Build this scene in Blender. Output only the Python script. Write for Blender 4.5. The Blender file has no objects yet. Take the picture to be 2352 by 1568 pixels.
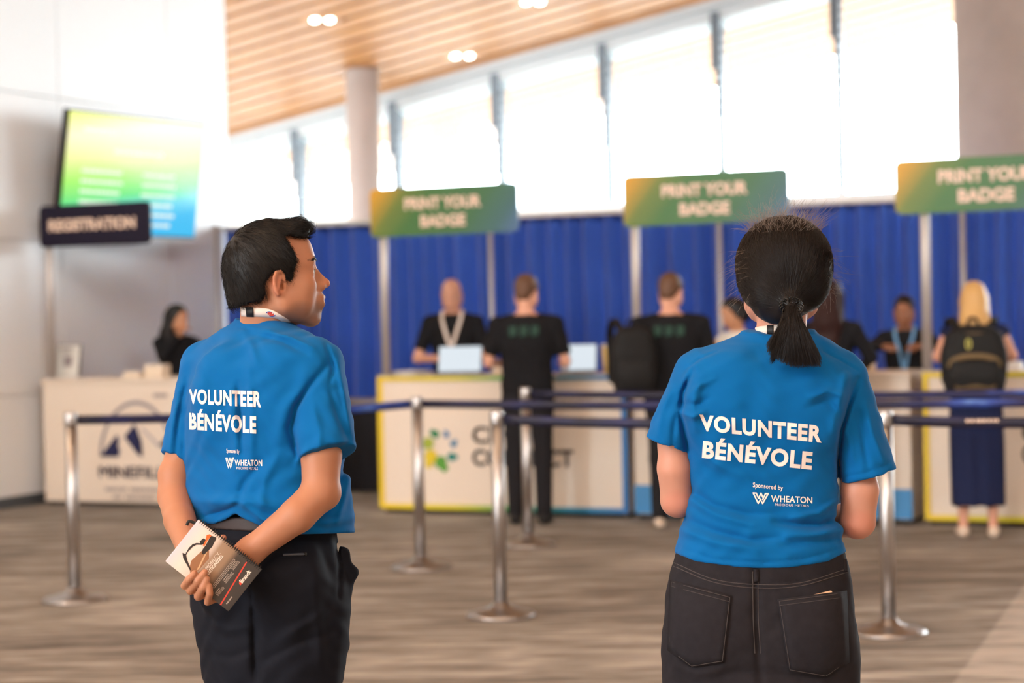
import bpy, bmesh, math, random
import numpy as np
from mathutils import Vector, Matrix
from mathutils.bvhtree import BVHTree
rad = math.radians
scene = bpy.context.scene
COL = scene.collection
random.seed(7)
RNG = np.random.default_rng(7)

# ------------------------------------------------------------------ camera
HC = 1.47                                   # lens height above the carpet
FPX = 2352 * 70 / 36
CAM_R = Matrix.Rotation(rad(90 - 0.802), 3, 'X') @ Matrix.Rotation(rad(-1.25), 3, 'Z')
camd = bpy.data.cameras.new('camera')
camd.lens = 70
camd.sensor_width = 36
camd.clip_end = 300
camd.dof.use_dof = True
camd.dof.focus_distance = 4.32
camd.dof.aperture_fstop = 2.9
cam = bpy.data.objects.new('camera', camd)
COL.objects.link(cam)
cam.matrix_world = Matrix.Translation((0, 0, HC)) @ CAM_R.to_4x4()
scene.camera = cam

# ------------------------------------------------------------------ sky, lamps, exposure
scene.view_settings.view_transform = 'Standard'
scene.view_settings.look = 'None'
scene.view_settings.gamma = 1.0
scene.view_settings.exposure = 0.0
scene.cycles.use_denoising = True
scene.cycles.max_bounces = 7
scene.cycles.diffuse_bounces = 4
scene.cycles.caustics_reflective = False
scene.cycles.caustics_refractive = False
scene.cycles.sample_clamp_indirect = 6.0
world = bpy.data.worlds.new('overcast_sky')
scene.world = world
world.use_nodes = True
bg = world.node_tree.nodes['Background']
bg.inputs[0].default_value = (0.86, 0.94, 1.0, 1)
bg.inputs[1].default_value = 23.0

def area(name, loc, target, sx, sy, power, col, portal=False):
    l = bpy.data.lights.new(name, 'AREA')
    l.shape = 'RECTANGLE'
    l.size, l.size_y, l.energy, l.color = sx, sy, power, col
    if portal:
        l.cycles.is_portal = True
    o = bpy.data.objects.new(name, l)
    COL.objects.link(o)
    o.location = loc
    o.rotation_euler = (Vector(target) - Vector(loc)).to_track_quat('-Z', 'Y').to_euler()
    o['kind'] = 'structure'
    return o

# the daylight comes in through the glass wall behind the drape: guide the sampling to it
area('window_daylight_portal', (4.6, 22.6, 5.0), (0.5, 13.4, 5.0), 32, 10, 1, (1, 1, 1), portal=True)
# rows of warm ceiling lamps over the hall behind and above the camera
for x, y, p in ((-6, -3, 200), (-2.5, -3.5, 200), (1.5, -3, 170), (-5.5, 2.5, 200), (-1.0, 3.5, 120), (-5.0, 8.5, 150), (1.0, 8.0, 75)):
    area('ceiling_lamp_light', (x, y, 6.6), (x + 0.5, y + 1.6, 0), 1.4, 1.4, p * 0.86, (1.0, 0.68, 0.43))

# ------------------------------------------------------------------ frames and pixel rays
E = Vector((math.cos(rad(24)), -math.sin(rad(24)), 0))      # along the desk row, to the right
N = Vector((math.sin(rad(24)), math.cos(rad(24)), 0))       # from the desk row towards the windows
O = Vector((-1.01, 14.9, 0))                                # front left corner of the first badge desk

def ray(u, v):
    return (CAM_R @ Vector(((u - 1176) / FPX, -(v - 784) / FPX, -1))).normalized()
def P(u, v, Y):
    d = ray(u, v)
    return Vector((0, 0, HC)) + d * (Y / d.y)
def row(t, q=0.0, z=0.0):
    return O + E * t + N * q + Vector((0, 0, z))
def on_row(u, v, q):
    """point where the ray of (u, v) meets the upright plane q metres behind the desk fronts"""
    c = Vector((0, 0, HC)); d = ray(u, v)
    k = ((O + N * q) - c).dot(N) / d.dot(N)
    return c + d * k
def on_floor(u, v):
    d = ray(u, v)
    return Vector((0, 0, HC)) + d * (-HC / d.z)
_RT = np.array(CAM_R.transposed())
def project(X, Y, Z):
    Zc = Z - HC
    cx = _RT[0, 0] * X + _RT[0, 1] * Y + _RT[0, 2] * Zc
    cy = _RT[1, 0] * X + _RT[1, 1] * Y + _RT[1, 2] * Zc
    cz = -(_RT[2, 0] * X + _RT[2, 1] * Y + _RT[2, 2] * Zc)
    return 1176 + FPX * cx / cz, 784 - FPX * cy / cz

# ------------------------------------------------------------------ materials
def S(r, g, b):
    f = lambda c: (c / 255 / 12.92) if c / 255 <= 0.04045 else ((c / 255 + 0.055) / 1.055) ** 2.4
    return (f(r), f(g), f(b), 1)

def mat(name, col, rough=0.6, metal=0.0, spec=0.4, bump=None, var=None, sheen=0.0, sss=0.0, emit=None, attr=None):
    m = bpy.data.materials.new(name)
    m.use_nodes = True
    nt = m.node_tree
    b = nt.nodes['Principled BSDF']
    b.inputs['Base Color'].default_value = col
    b.inputs['Roughness'].default_value = rough
    b.inputs['Metallic'].default_value = metal
    b.inputs['Specular IOR Level'].default_value = spec
    if sheen:
        b.inputs['Sheen Weight'].default_value = sheen
        b.inputs['Sheen Roughness'].default_value = 0.5
    if sss:
        b.inputs['Subsurface Weight'].default_value = sss
        b.inputs['Subsurface Radius'].default_value = (0.012, 0.005, 0.003)
        b.inputs['Subsurface Scale'].default_value = 1.0
    tc = nt.nodes.new('ShaderNodeTexCoord')
    src = None
    if attr:
        a = nt.nodes.new('ShaderNodeAttribute'); a.attribute_name = attr
        src = a.outputs['Color']
    if var:                                            # (scale, dark factor)
        n = nt.nodes.new('ShaderNodeTexNoise'); n.inputs['Scale'].default_value = var[0]
        n.inputs['Detail'].default_value = 5
        nt.links.new(tc.outputs['Object'], n.inputs['Vector'])
        mx = nt.nodes.new('ShaderNodeMix'); mx.data_type = 'RGBA'; mx.blend_type = 'MULTIPLY'
        mx.inputs[0].default_value = 1.0
        r = nt.nodes.new('ShaderNodeMapRange')
        r.inputs[1].default_value = 0.3; r.inputs[2].default_value = 0.7
        r.inputs[3].default_value = 1 - var[1]; r.inputs[4].default_value = 1 + var[1]
        nt.links.new(n.outputs[0], r.inputs[0])
        if src:
            nt.links.new(src, mx.inputs[6])
        else:
            mx.inputs[6].default_value = col
        nt.links.new(r.outputs[0], mx.inputs[7])
        src = mx.outputs[2]
    if src:
        nt.links.new(src, b.inputs['Base Color'])
    if bump:                                           # (scale, strength, distance)
        n = nt.nodes.new('ShaderNodeTexNoise'); n.inputs['Scale'].default_value = bump[0]
        n.inputs['Detail'].default_value = 4
        nt.links.new(tc.outputs['Object'], n.inputs['Vector'])
        bp = nt.nodes.new('ShaderNodeBump')
        bp.inputs['Strength'].default_value = bump[1]
        bp.inputs['Distance'].default_value = bump[2]
        nt.links.new(n.outputs[0], bp.inputs['Height'])
        nt.links.new(bp.outputs[0], b.inputs['Normal'])
    if emit:
        b.inputs['Emission Color'].default_value = emit[0]
        b.inputs['Emission Strength'].default_value = emit[1]
    return m

def ramp_mat(name, vec, stops, rough=0.5, noise=None, emit=0.0):
    """colour ramp along direction VEC of the object's own coordinates (vec, offset, length)"""
    m = bpy.data.materials.new(name); m.use_nodes = True
    nt = m.node_tree; b = nt.nodes['Principled BSDF']
    b.inputs['Roughness'].default_value = rough
    tc = nt.nodes.new('ShaderNodeTexCoord')
    dt = nt.nodes.new('ShaderNodeVectorMath'); dt.operation = 'DOT_PRODUCT'
    dt.inputs[1].default_value = vec[0]
    nt.links.new(tc.outputs['Object'], dt.inputs[0])
    mr = nt.nodes.new('ShaderNodeMapRange')
    mr.inputs[1].default_value = vec[1]; mr.inputs[2].default_value = vec[1] + vec[2]
    nt.links.new(dt.outputs['Value'], mr.inputs[0])
    cr = nt.nodes.new('ShaderNodeValToRGB')
    while len(cr.color_ramp.elements) < len(stops):
        cr.color_ramp.elements.new(0.5)
    for e, (p, c) in zip(cr.color_ramp.elements, stops):
        e.position = p; e.color = c
    nt.links.new(mr.outputs[0], cr.inputs[0])
    nt.links.new(cr.outputs[0], b.inputs['Base Color'])
    if emit:
        nt.links.new(cr.outputs[0], b.inputs['Emission Color'])
        b.inputs['Emission Strength'].default_value = emit
        b.inputs['Base Color'].default_value = (0, 0, 0, 1)
    return m

# ------------------------------------------------------------------ objects
def tag(o, label=None, cat=None, group=None, kind=None):
    if label: o['label'] = label
    if cat: o['category'] = cat
    if group: o['group'] = group
    if kind: o['kind'] = kind
    return o
def empty(name, loc, rz=0.0, label=None, cat=None, group=None):
    o = bpy.data.objects.new(name, None)
    o.empty_display_size = 0.1
    COL.objects.link(o)
    o.location = loc; o.rotation_euler = (0, 0, rz)
    return tag(o, label, cat, group)
def link(name, me, m, parent=None, smooth=False):
    if m is not None and not len(me.materials):
        for k in (m if isinstance(m, (list, tuple)) else [m]):
            me.materials.append(k)
    if smooth:
        me.polygons.foreach_set('use_smooth', np.ones(len(me.polygons), bool))
    o = bpy.data.objects.new(name, me)
    COL.objects.link(o)
    if parent is not None:
        o.parent = parent
    return o
def np_mesh(name, V, F, m, parent=None, smooth=True, off=None, colors=None):
    """V (n,3) float, F (m,3|4) int -> object; OFF is subtracted from the points"""
    V = np.asarray(V, np.float32)
    if off is not None:
        V = V - np.array(off, np.float32)
    F = np.asarray(F, np.int32)
    me = bpy.data.meshes.new(name)
    me.vertices.add(len(V)); me.vertices.foreach_set('co', V.ravel())
    k = F.shape[1]
    me.loops.add(F.size); me.loops.foreach_set('vertex_index', F.ravel())
    me.polygons.add(len(F)); me.polygons.foreach_set('loop_start', np.arange(0, F.size, k, dtype=np.int32))
    me.update(calc_edges=True)
    if colors is not None:
        a = me.color_attributes.new('tint', 'FLOAT_COLOR', 'POINT')
        a.data.foreach_set('color', np.asarray(colors, np.float32).ravel())
    return link(name, me, m, parent, smooth)
def bm_obj(name, bm, m, parent=None, smooth=False, bevel=0):
    if bevel:
        bmesh.ops.bevel(bm, geom=[e for e in bm.edges if e.calc_face_angle(0) > 0.6], offset=bevel, segments=2, affect='EDGES', profile=0.5)
    bmesh.ops.recalc_face_normals(bm, faces=bm.faces)
    me = bpy.data.meshes.new(name); bm.to_mesh(me); bm.free()
    return link(name, me, m, parent, smooth)
def copy_tree(o, parent=None):
    c = o.copy(); COL.objects.link(c)
    if parent is not None: c.parent = parent
    for ch in list(o.children): copy_tree(ch, c)
    return c

def box(bm, c, s, R=None):
    """box of size s centred at c, R a 3x3 rotation"""
    M = Matrix.Translation(c) @ (R.to_4x4() if R is not None else Matrix.Identity(4)) @ Matrix.Diagonal((*s, 1))
    return bmesh.ops.create_cube(bm, size=1, matrix=M)['verts']
ROWR = Matrix((E, N, Vector((0, 0, 1)))).transposed()        # local x along the row, y backwards
def rbox(bm, t0, t1, q0, q1, z0, z1, base=None):
    """box in row coordinates; BASE (world point) is subtracted"""
    c = row((t0 + t1) / 2, (q0 + q1) / 2, (z0 + z1) / 2)
    if base is not None: c = c - base
    return box(bm, c, (t1 - t0, q1 - q0, z1 - z0), ROWR)
def lathe(bm, prof, seg=32, loc=(0, 0, 0), M=None):
    rings = []
    for r, z in prof:
        rings.append([bm.verts.new(Vector((r * math.cos(2 * math.pi * i / seg), r * math.sin(2 * math.pi * i / seg), z))) for i in range(seg)])
    for a, b in zip(rings, rings[1:]):
        for i in range(seg):
            bm.faces.new((a[i], a[(i + 1) % seg], b[(i + 1) % seg], b[i]))
    if prof[0][0] > 1e-5: bm.faces.new(list(reversed(rings[0])))
    if prof[-1][0] > 1e-5: bm.faces.new(rings[-1])
    vs = [v for r in rings for v in r]
    if M is not None:
        for v in vs: v.co = M @ v.co
    for v in vs: v.co += Vector(loc)
    return vs
def tube_np(path, r, seg=8, closed=False):
    """tube mesh arrays along PATH (list of points); r number or list"""
    p = np.array([list(q) for q in path], float); n = len(p)
    r = np.full(n, r) if np.isscalar(r) else np.array(r)
    if closed: t = np.roll(p, -1, 0) - np.roll(p, 1, 0)
    else: t = np.gradient(p, axis=0)
    t /= np.linalg.norm(t, axis=1)[:, None] + 1e-12
    up = np.array([0, 0, 1.0]) if abs(t[0][2]) < 0.9 else np.array([1.0, 0, 0])
    V = []
    u = np.cross(t[0], up); u /= np.linalg.norm(u)
    for i in range(n):
        u = u - t[i] * u.dot(t[i]); u /= np.linalg.norm(u) + 1e-12
        w = np.cross(t[i], u)
        for k in range(seg):
            a = 2 * math.pi * k / seg
            V.append(p[i] + r[i] * (math.cos(a) * u + math.sin(a) * w))
    F = []
    for i in range(n if closed else n - 1):
        j = (i + 1) % n
        for k in range(seg):
            F.append((i * seg + k, i * seg + (k + 1) % seg, j * seg + (k + 1) % seg, j * seg + k))
    return np.array(V), np.array(F)
def merge_np(parts):
    V, F, o = [], [], 0
    for v, f in parts:
        V.append(v); F.append(f + o); o += len(v)
    return np.concatenate(V), np.concatenate(F)
def strap_np(path, normals, width, thick):
    """flat ribbon with thickness along PATH; NORMALS face outward"""
    p = np.array([list(q) for q in path], float); nn = np.array([list(q) for q in normals], float)
    t = np.gradient(p, axis=0); t /= np.linalg.norm(t, axis=1)[:, None] + 1e-12
    nn /= np.linalg.norm(nn, axis=1)[:, None]
    s = np.cross(t, nn); s /= np.linalg.norm(s, axis=1)[:, None] + 1e-12
    V = np.stack([p + s * width / 2 + nn * thick / 2, p - s * width / 2 + nn * thick / 2,
                  p - s * width / 2 - nn * thick / 2, p + s * width / 2 - nn * thick / 2], 1).reshape(-1, 3)
    F = []
    for i in range(len(p) - 1):
        for k in range(4):
            F.append((i * 4 + k, i * 4 + (k + 1) % 4, (i + 1) * 4 + (k + 1) % 4, (i + 1) * 4 + k))
    F.append((0, 3, 2, 1)); e = (len(p) - 1) * 4; F.append((e, e + 1, e + 2, e + 3))
    return V, np.array(F)

# ------------------------------------------------------------------ lettering
def text_geo(s, bold=0.0, maxlen=None, gap=1.0):
    """flat triangles of a line of text, normalised to its own box 0..1 x 0..1; returns (pts, tris, aspect)"""
    c = bpy.data.curves.new('t', 'FONT'); c.body = s; c.offset = 0.0 if 'M' in s else bold; c.resolution_u = 4; c.space_character = gap
    o = bpy.data.objects.new('t', c); COL.objects.link(o)
    dg = bpy.context.evaluated_depsgraph_get(); dg.update()
    me = bpy.data.meshes.new_from_object(o.evaluated_get(dg))
    bpy.data.objects.remove(o); bpy.data.curves.remove(c)
    bm = bmesh.new(); bm.from_mesh(me); bpy.data.meshes.remove(me)
    bmesh.ops.remove_doubles(bm, verts=bm.verts, dist=1e-4)
    bmesh.ops.triangulate(bm, faces=bm.faces)
    if maxlen:
        for _ in range(6):
            es = [e for e in bm.edges if e.calc_length() > maxlen]
            if not es: break
            bmesh.ops.subdivide_edges(bm, edges=es, cuts=1)
            bmesh.ops.triangulate(bm, faces=bm.faces)
    bm.verts.ensure_lookup_table()
    V = np.array([v.co[:2] for v in bm.verts]); F = np.array([[v.index for v in f.verts] for f in bm.faces])
    bm.free()
    if 'M' in s and bold:                        # thicken by overlaying shifted copies (an outline offset breaks this letter)
        n = len(V); d = bold * 0.8
        V = np.concatenate([V + [a * d, b * d * 0.6] for a, b in ((-1, -1), (1, -1), (-1, 1), (1, 1))]); F = np.concatenate([F + k * n for k in range(4)])
    lo, hi = V.min(0), V.max(0)
    return (V - lo) / (hi - lo), F, (hi - lo)[0] / (hi - lo)[1]
def flat_text(name, s, m, parent, origin, ux, uz, w, h, bold=0.02, off=None):
    """lettering of width w, height h on a plane: lower left corner ORIGIN, unit axes ux, uz"""
    V, F, _ = text_geo(s, bold)
    o3, a, b = np.array(origin), np.array(ux), np.array(uz)
    return np_mesh(name, o3 + V[:, :1] * w * a + V[:, 1:] * h * b, F, m, parent, False, off)

# ================================================================== THE HALL
UP = Vector((0, 0, 1))
M_wall = mat('white_panel', S(238, 239, 240), 0.45, spec=0.3, var=(0.6, 0.02))
M_white = mat('painted_white', S(225, 225, 222), 0.5)
M_steel = mat('satin_grey_metal', S(84, 90, 96), 0.5, metal=0.3)
M_conc = mat('pale_concrete', S(172, 158, 150), 0.8, var=(3, 0.06), bump=(40, 0.15, 0.003))
M_black = mat('black_plastic', S(16, 16, 18), 0.45)

# carpet: bands of taupe stripes
def carpet_material():
    m = bpy.data.materials.new('striped_taupe_carpet'); m.use_nodes = True
    nt = m.node_tree; b = nt.nodes['Principled BSDF']; L = nt.links.new
    b.inputs['Roughness'].default_value = 0.95; b.inputs['Specular IOR Level'].default_value = 0.1
    tc = nt.nodes.new('ShaderNodeTexCoord')
    def noise(scale, detail, mp):
        a = nt.nodes.new('ShaderNodeMapping'); a.inputs['Scale'].default_value = mp
        a.inputs['Rotation'].default_value = (0, 0, rad(6))
        L(tc.outputs['Object'], a.inputs[0])
        n = nt.nodes.new('ShaderNodeTexNoise'); n.inputs['Scale'].default_value = scale; n.inputs['Detail'].default_value = detail
        L(a.outputs[0], n.inputs['Vector']); return n.outputs[0]
    n1 = noise(1.0, 3, (1.5, 6.5, 1)); n2 = noise(1.0, 2, (4.5, 26, 1)); n3 = noise(1.0, 2, (0.35, 0.8, 1)); n4 = noise(220, 2, (1, 1, 1))
    def ma(op, a, c):
        q = nt.nodes.new('ShaderNodeMath'); q.operation = op
        for i, x in enumerate((a, c)):
            if isinstance(x, (int, float)): q.inputs[i].default_value = x
            else: L(x, q.inputs[i])
        return q.outputs[0]
    s = ma('ADD', ma('ADD', ma('MULTIPLY', n1, 0.50), ma('MULTIPLY', n2, 0.32)), ma('ADD', ma('MULTIPLY', n3, 0.28), ma('MULTIPLY', n4, 0.12)))
    # paler inlay on the near right, its edge running diagonally across the floor
    a, c = on_floor(2352, 1345), on_floor(2190, 1568)
    d = (c - a).normalized(); nr = Vector((-d.y, d.x, 0))
    if nr.x < 0: nr = -nr
    dt = nt.nodes.new('ShaderNodeVectorMath'); dt.operation = 'DOT_PRODUCT'; dt.inputs[1].default_value = nr
    L(tc.outputs['Object'], dt.inputs[0])
    g = nt.nodes.new('ShaderNodeMapRange'); g.inputs[1].default_value = nr.dot(a) - 0.01; g.inputs[2].default_value = nr.dot(a) + 0.01
    L(dt.outputs['Value'], g.inputs[0])
    s = ma('ADD', s, ma('MULTIPLY', g.outputs[0], 0.10))
    cr = nt.nodes.new('ShaderNodeValToRGB')
    for i, (p, cc) in enumerate(((0.44, S(94, 88, 83)), (0.55, S(126, 119, 112)), (0.64, S(152, 145, 137)), (0.76, S(190, 182, 173)))):
        e = cr.color_ramp.elements[i] if i < 2 else cr.color_ramp.elements.new(p)
        e.position = p; e.color = cc
    L(s, cr.inputs[0]); L(cr.outputs[0], b.inputs['Base Color'])
    bp = nt.nodes.new('ShaderNodeBump'); bp.inputs['Strength'].default_value = 0.4; bp.inputs['Distance'].default_value = 0.004
    L(n4, bp.inputs['Height']); L(bp.outputs[0], b.inputs['Normal'])
    return m
bm = bmesh.new()
QW = 10.45                                             # the window wall lies this far behind the desk fronts
c = [row(-14, QW + 0.3), row(20, QW + 0.3), Vector((20, -8, 0)), Vector((-14, -8, 0))]
vs = [bm.verts.new(p) for p in c] + [bm.verts.new(p - UP * 0.2) for p in c]
bm.faces.new(vs[:4]); bm.faces.new(vs[7:3:-1])
for i in range(4): bm.faces.new((vs[i], vs[(i + 1) % 4], vs[4 + (i + 1) % 4], vs[4 + i]))
tag(bm_obj('floor', bm, carpet_material()), kind='structure')

# sloping ceiling of timber boards, running along the window wall and out beyond the glass as a soffit
H0, H1 = on_row(535, 325, QW), on_row(1690, 0, QW)
tH0 = (H0 - O).dot(E); tH1 = (H1 - O).dot(E)
KX = (H1.z - H0.z) / (tH1 - tH0)                       # rise per metre along the row
KQ = math.tan(rad(9))                                  # rise per metre towards the hall
def ceil_z(t, q):
    return H0.z + (t - tH0) * KX - (q - QW) * KQ
def wood_material():
    m = bpy.data.materials.new('honey_timber_boards'); m.use_nodes = True
    nt = m.node_tree; b = nt.nodes['Principled BSDF']; L = nt.links.new
    b.inputs['Roughness'].default_value = 0.5
    tc = nt.nodes.new('ShaderNodeTexCoord')
    mp = nt.nodes.new('ShaderNodeMapping'); mp.inputs['Rotation'].default_value = (0, 0, rad(24)); mp.inputs['Scale'].default_value = (0.35, 7, 7)
    L(tc.outputs['Object'], mp.inputs[0])
    n = nt.nodes.new('ShaderNodeTexNoise'); n.inputs['Scale'].default_value = 1.6; n.inputs['Detail'].default_value = 6
    L(mp.outputs[0], n.inputs['Vector'])
    cr = nt.nodes.new('ShaderNodeValToRGB')
    cr.color_ramp.elements[0].position = 0.3; cr.color_ramp.elements[0].color = S(158, 100, 50)
    cr.color_ramp.elements[1].position = 0.7; cr.color_ramp.elements[1].color = S(188, 130, 72)
    L(n.outputs[0], cr.inputs[0]); L(cr.outputs[0], b.inputs['Base Color'])
    return m
M_wood = wood_material()
bm = bmesh.new()
def sheet(bm, t0, t1, q0, q1, up0, up1):
    """board following the ceiling slope, from UP0 to UP1 above the ceiling plane"""
    vs = []
    for u in (up0, up1):
        for t, q in ((t0, q0), (t1, q0), (t1, q1), (t0, q1)):
            vs.append(bm.verts.new(row(t, q, ceil_z(t, q) + u)))
    for f in ((0, 1, 2, 3), (7, 6, 5, 4), (0, 4, 5, 1), (1, 5, 6, 2), (2, 6, 7, 3), (3, 7, 4, 0)):
        bm.faces.new([vs[i] for i in f])
q = QW - 0.15
PITCH = 0.34
while q > -24:
    sheet(bm, -14, 22, q - PITCH + 0.085, q, 0, 0.03); q -= PITCH
tag(bm_obj('ceiling', bm, M_wood), kind='structure')
bm = bmesh.new()
sheet(bm, -14, 22, -25, QW + 0.1, 0.07, 0.22)
tag(bm_obj('ceiling_deck', bm, mat('dark_ceiling_void', S(70, 50, 36), 0.9)), kind='structure')
bm = bmesh.new()
q = QW + 0.35
for i in range(8):
    sheet(bm, -10, 16, q, q + PITCH - 0.06, 0, 0.03); q += PITCH
sheet(bm, -10, 16, QW + 0.3, q, 0.05, 0.1)
tag(bm_obj('trim_soffit', bm, M_wood), kind='structure')

# window wall: sloping head beam, mullions, transom rail, panes
bm = bmesh.new()
sheet(bm, -14, 22, QW - 0.12, QW + 0.3, -0.22, -0.001)
sheet(bm, -14, 22, QW - 0.22, QW - 0.12, -0.08, -0.001)
tag(bm_obj('trim_window_head', bm, mat('pale_grey_paint', S(172, 174, 174), 0.6)), kind='structure')
ZT = on_row(1200, 478, QW).z
bm = bmesh.new()
rbox(bm, -14, 22, QW - 0.10, QW + 0.12, ZT - 0.10, ZT)
rbox(bm, -14, 22, QW - 0.12, QW + 0.12, 0, 0.12)
tag(bm_obj('trim_window_transom', bm, M_white), kind='structure')
M_glass = bpy.data.materials.new('clear_window_glass'); M_glass.use_nodes = True
nt = M_glass.node_tree; nt.nodes.remove(nt.nodes['Principled BSDF'])
tr = nt.nodes.new('ShaderNodeBsdfTransparent'); tr.inputs[0].default_value = (0.97, 0.99, 0.985, 1)
gl = nt.nodes.new('ShaderNodeBsdfGlossy'); gl.inputs['Roughness'].default_value = 0.02
mx = nt.nodes.new('ShaderNodeMixShader'); mx.inputs[0].default_value = 0.05
nt.links.new(tr.outputs[0], mx.inputs[1]); nt.links.new(gl.outputs[0], mx.inputs[2])
nt.links.new(mx.outputs[0], nt.nodes['Material Output'].inputs[0])
t1395 = (on_row(1395, 300, QW) - O).dot(E)
ts = [t1395 + 1.5 * k for k in range(-9, 12)]
for k, t in enumerate(ts):
    bm = bmesh.new()
    vs = rbox(bm, t - 0.035, t + 0.035, QW - 0.02, QW + 0.16, 0, ceil_z(t, QW) - 0.2)
    # the fin with its toothed upper bracket stands proud of the glass near the head
    zt = ceil_z(t, QW) - 0.2
    rbox(bm, t - 0.06, t + 0.06, QW - 0.14, QW - 0.02, zt - 0.6, zt + 0.1)
    for j in range(9):
        rbox(bm, t + 0.03, t + 0.085, QW - 0.08, QW - 0.03, zt - 1.15 + j * 0.12, zt - 1.10 + j * 0.12)
    rbox(bm, t - 0.02, t + 0.035, QW - 0.10, QW - 0.02, zt - 1.2, zt - 0.5)
    tag(bm_obj('trim_mullion', bm, M_steel), kind='structure')
for k in range(len(ts) - 1):
    a, b = ts[k] + 0.035, ts[k + 1] - 0.035
    bm = bmesh.new()
    vs = []
    for q in (QW + 0.06, QW + 0.066):
        vs += [bm.verts.new(row(a, q, 0.05)), bm.verts.new(row(b, q, 0.05)), bm.verts.new(row(b, q, ceil_z(b, QW) - 0.2)), bm.verts.new(row(a, q, ceil_z(a, QW) - 0.2))]
    for f in ((0, 1, 2, 3), (7, 6, 5, 4), (0, 4, 5, 1), (1, 5, 6, 2), (2, 6, 7, 3), (3, 7, 4, 0)):
        bm.faces.new([vs[i] for i in f])
    tag(bm_obj('window_%d' % (k + 1), bm, M_glass), kind='structure')

bm = bmesh.new(); box(bm, (0, 60, -0.35), (400, 400, 0.1))
tag(bm_obj('ground_outside', bm, mat('pale_paving', S(196, 196, 192), 0.9)), kind='structure')
# pale buildings and trees outside, washed out by the daylight
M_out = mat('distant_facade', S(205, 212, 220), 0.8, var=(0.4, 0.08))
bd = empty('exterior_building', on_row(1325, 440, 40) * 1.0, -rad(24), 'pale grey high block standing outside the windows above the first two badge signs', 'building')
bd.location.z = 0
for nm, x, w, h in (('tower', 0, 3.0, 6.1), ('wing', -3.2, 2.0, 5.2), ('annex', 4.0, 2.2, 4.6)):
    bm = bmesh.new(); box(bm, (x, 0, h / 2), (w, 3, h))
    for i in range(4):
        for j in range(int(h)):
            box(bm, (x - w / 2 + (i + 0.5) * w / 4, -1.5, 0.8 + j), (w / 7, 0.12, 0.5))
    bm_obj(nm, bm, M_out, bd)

# round columns
def column(name, u, v, q, r, label):
    p = on_row(u, v, q); t = (p - O).dot(E)
    base = row(t, q)
    bm = bmesh.new(); h = ceil_z(t, q) + 0.02
    lathe(bm, [(r + 0.02, 0), (r + 0.02, 0.12), (r, 0.14), (r, h)], 48)
    o = bm_obj(name, bm, M_conc, None, True)
    o.location = base
    return tag(o, label, 'column', kind='structure')
column('concrete_column', 836, 380, 9.3, 0.21, 'slim round pale concrete column between the window bays')
column('concrete_column', 2296, 200, 6.2, 0.42, 'thick round grey concrete column beside the windows')

# left wall of white panels; it runs back from the hall towards the windows
WB = on_floor(0, 1170)
tWL = (WB - O).dot(E); qWL = (WB - O).dot(N)
pe = on_row(531, 300, 0); 
def wall_q(u):
    """distance along N at which the ray column u meets the left wall"""
    d = ray(u, 700); k = (WB - Vector((0, 0, HC))).dot(E) / d.dot(E)
    return (Vector((0, 0, HC)) + d * k - O).dot(N)
qE = wall_q(532)
bm = bmesh.new()
rbox(bm, tWL - 0.30, tWL - 0.03, -20, qE - 0.0, 0, 9)
cuts = [-20, -14, -9, -6, wall_q(60) - 1.9, wall_q(146), wall_q(397), qE]
cuts = sorted(set([-20, -12, -7.5, -3, wall_q(146) - 2.2, wall_q(146), wall_q(397), qE]))
def wz(u, v):
    d = ray(u, v); k = (WB - Vector((0, 0, HC))).dot(E) / d.dot(E)
    return HC + d.z * k
zs = [0, wz(40, 908), 2.15, wz(70, 217), 5.4, 7.4]
for a, b in zip(cuts, cuts[1:]):
    for z0, z1 in zip(zs, zs[1:]):
        vs = rbox(bm, tWL - 0.03, tWL, a + 0.006, b - 0.006, z0 + 0.005, z1 - 0.005)
tag(bm_obj('wall_left', bm, M_wall), kind='structure')
bm = bmesh.new(); rbox(bm, tWL, tWL + 0.012, -20, qE, 0, 0.09)
tag(bm_obj('baseboard_left', bm, M_steel), kind='structure')
# the rest of the hall: back wall and right wall, out of the picture
M_wallback = mat('warm_hall_wall', S(205, 190, 172), 0.7)
bm = bmesh.new(); box(bm, (2, -8.1, 5), (32, 0.2, 10))
tag(bm_obj('wall_back', bm, M_wallback), kind='structure')
bm = bmesh.new(); box(bm, (13.1, 5.5, 5.5), (0.2, 27, 13))
tag(bm_obj('wall_right', bm, M_wallback), kind='structure')

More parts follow.
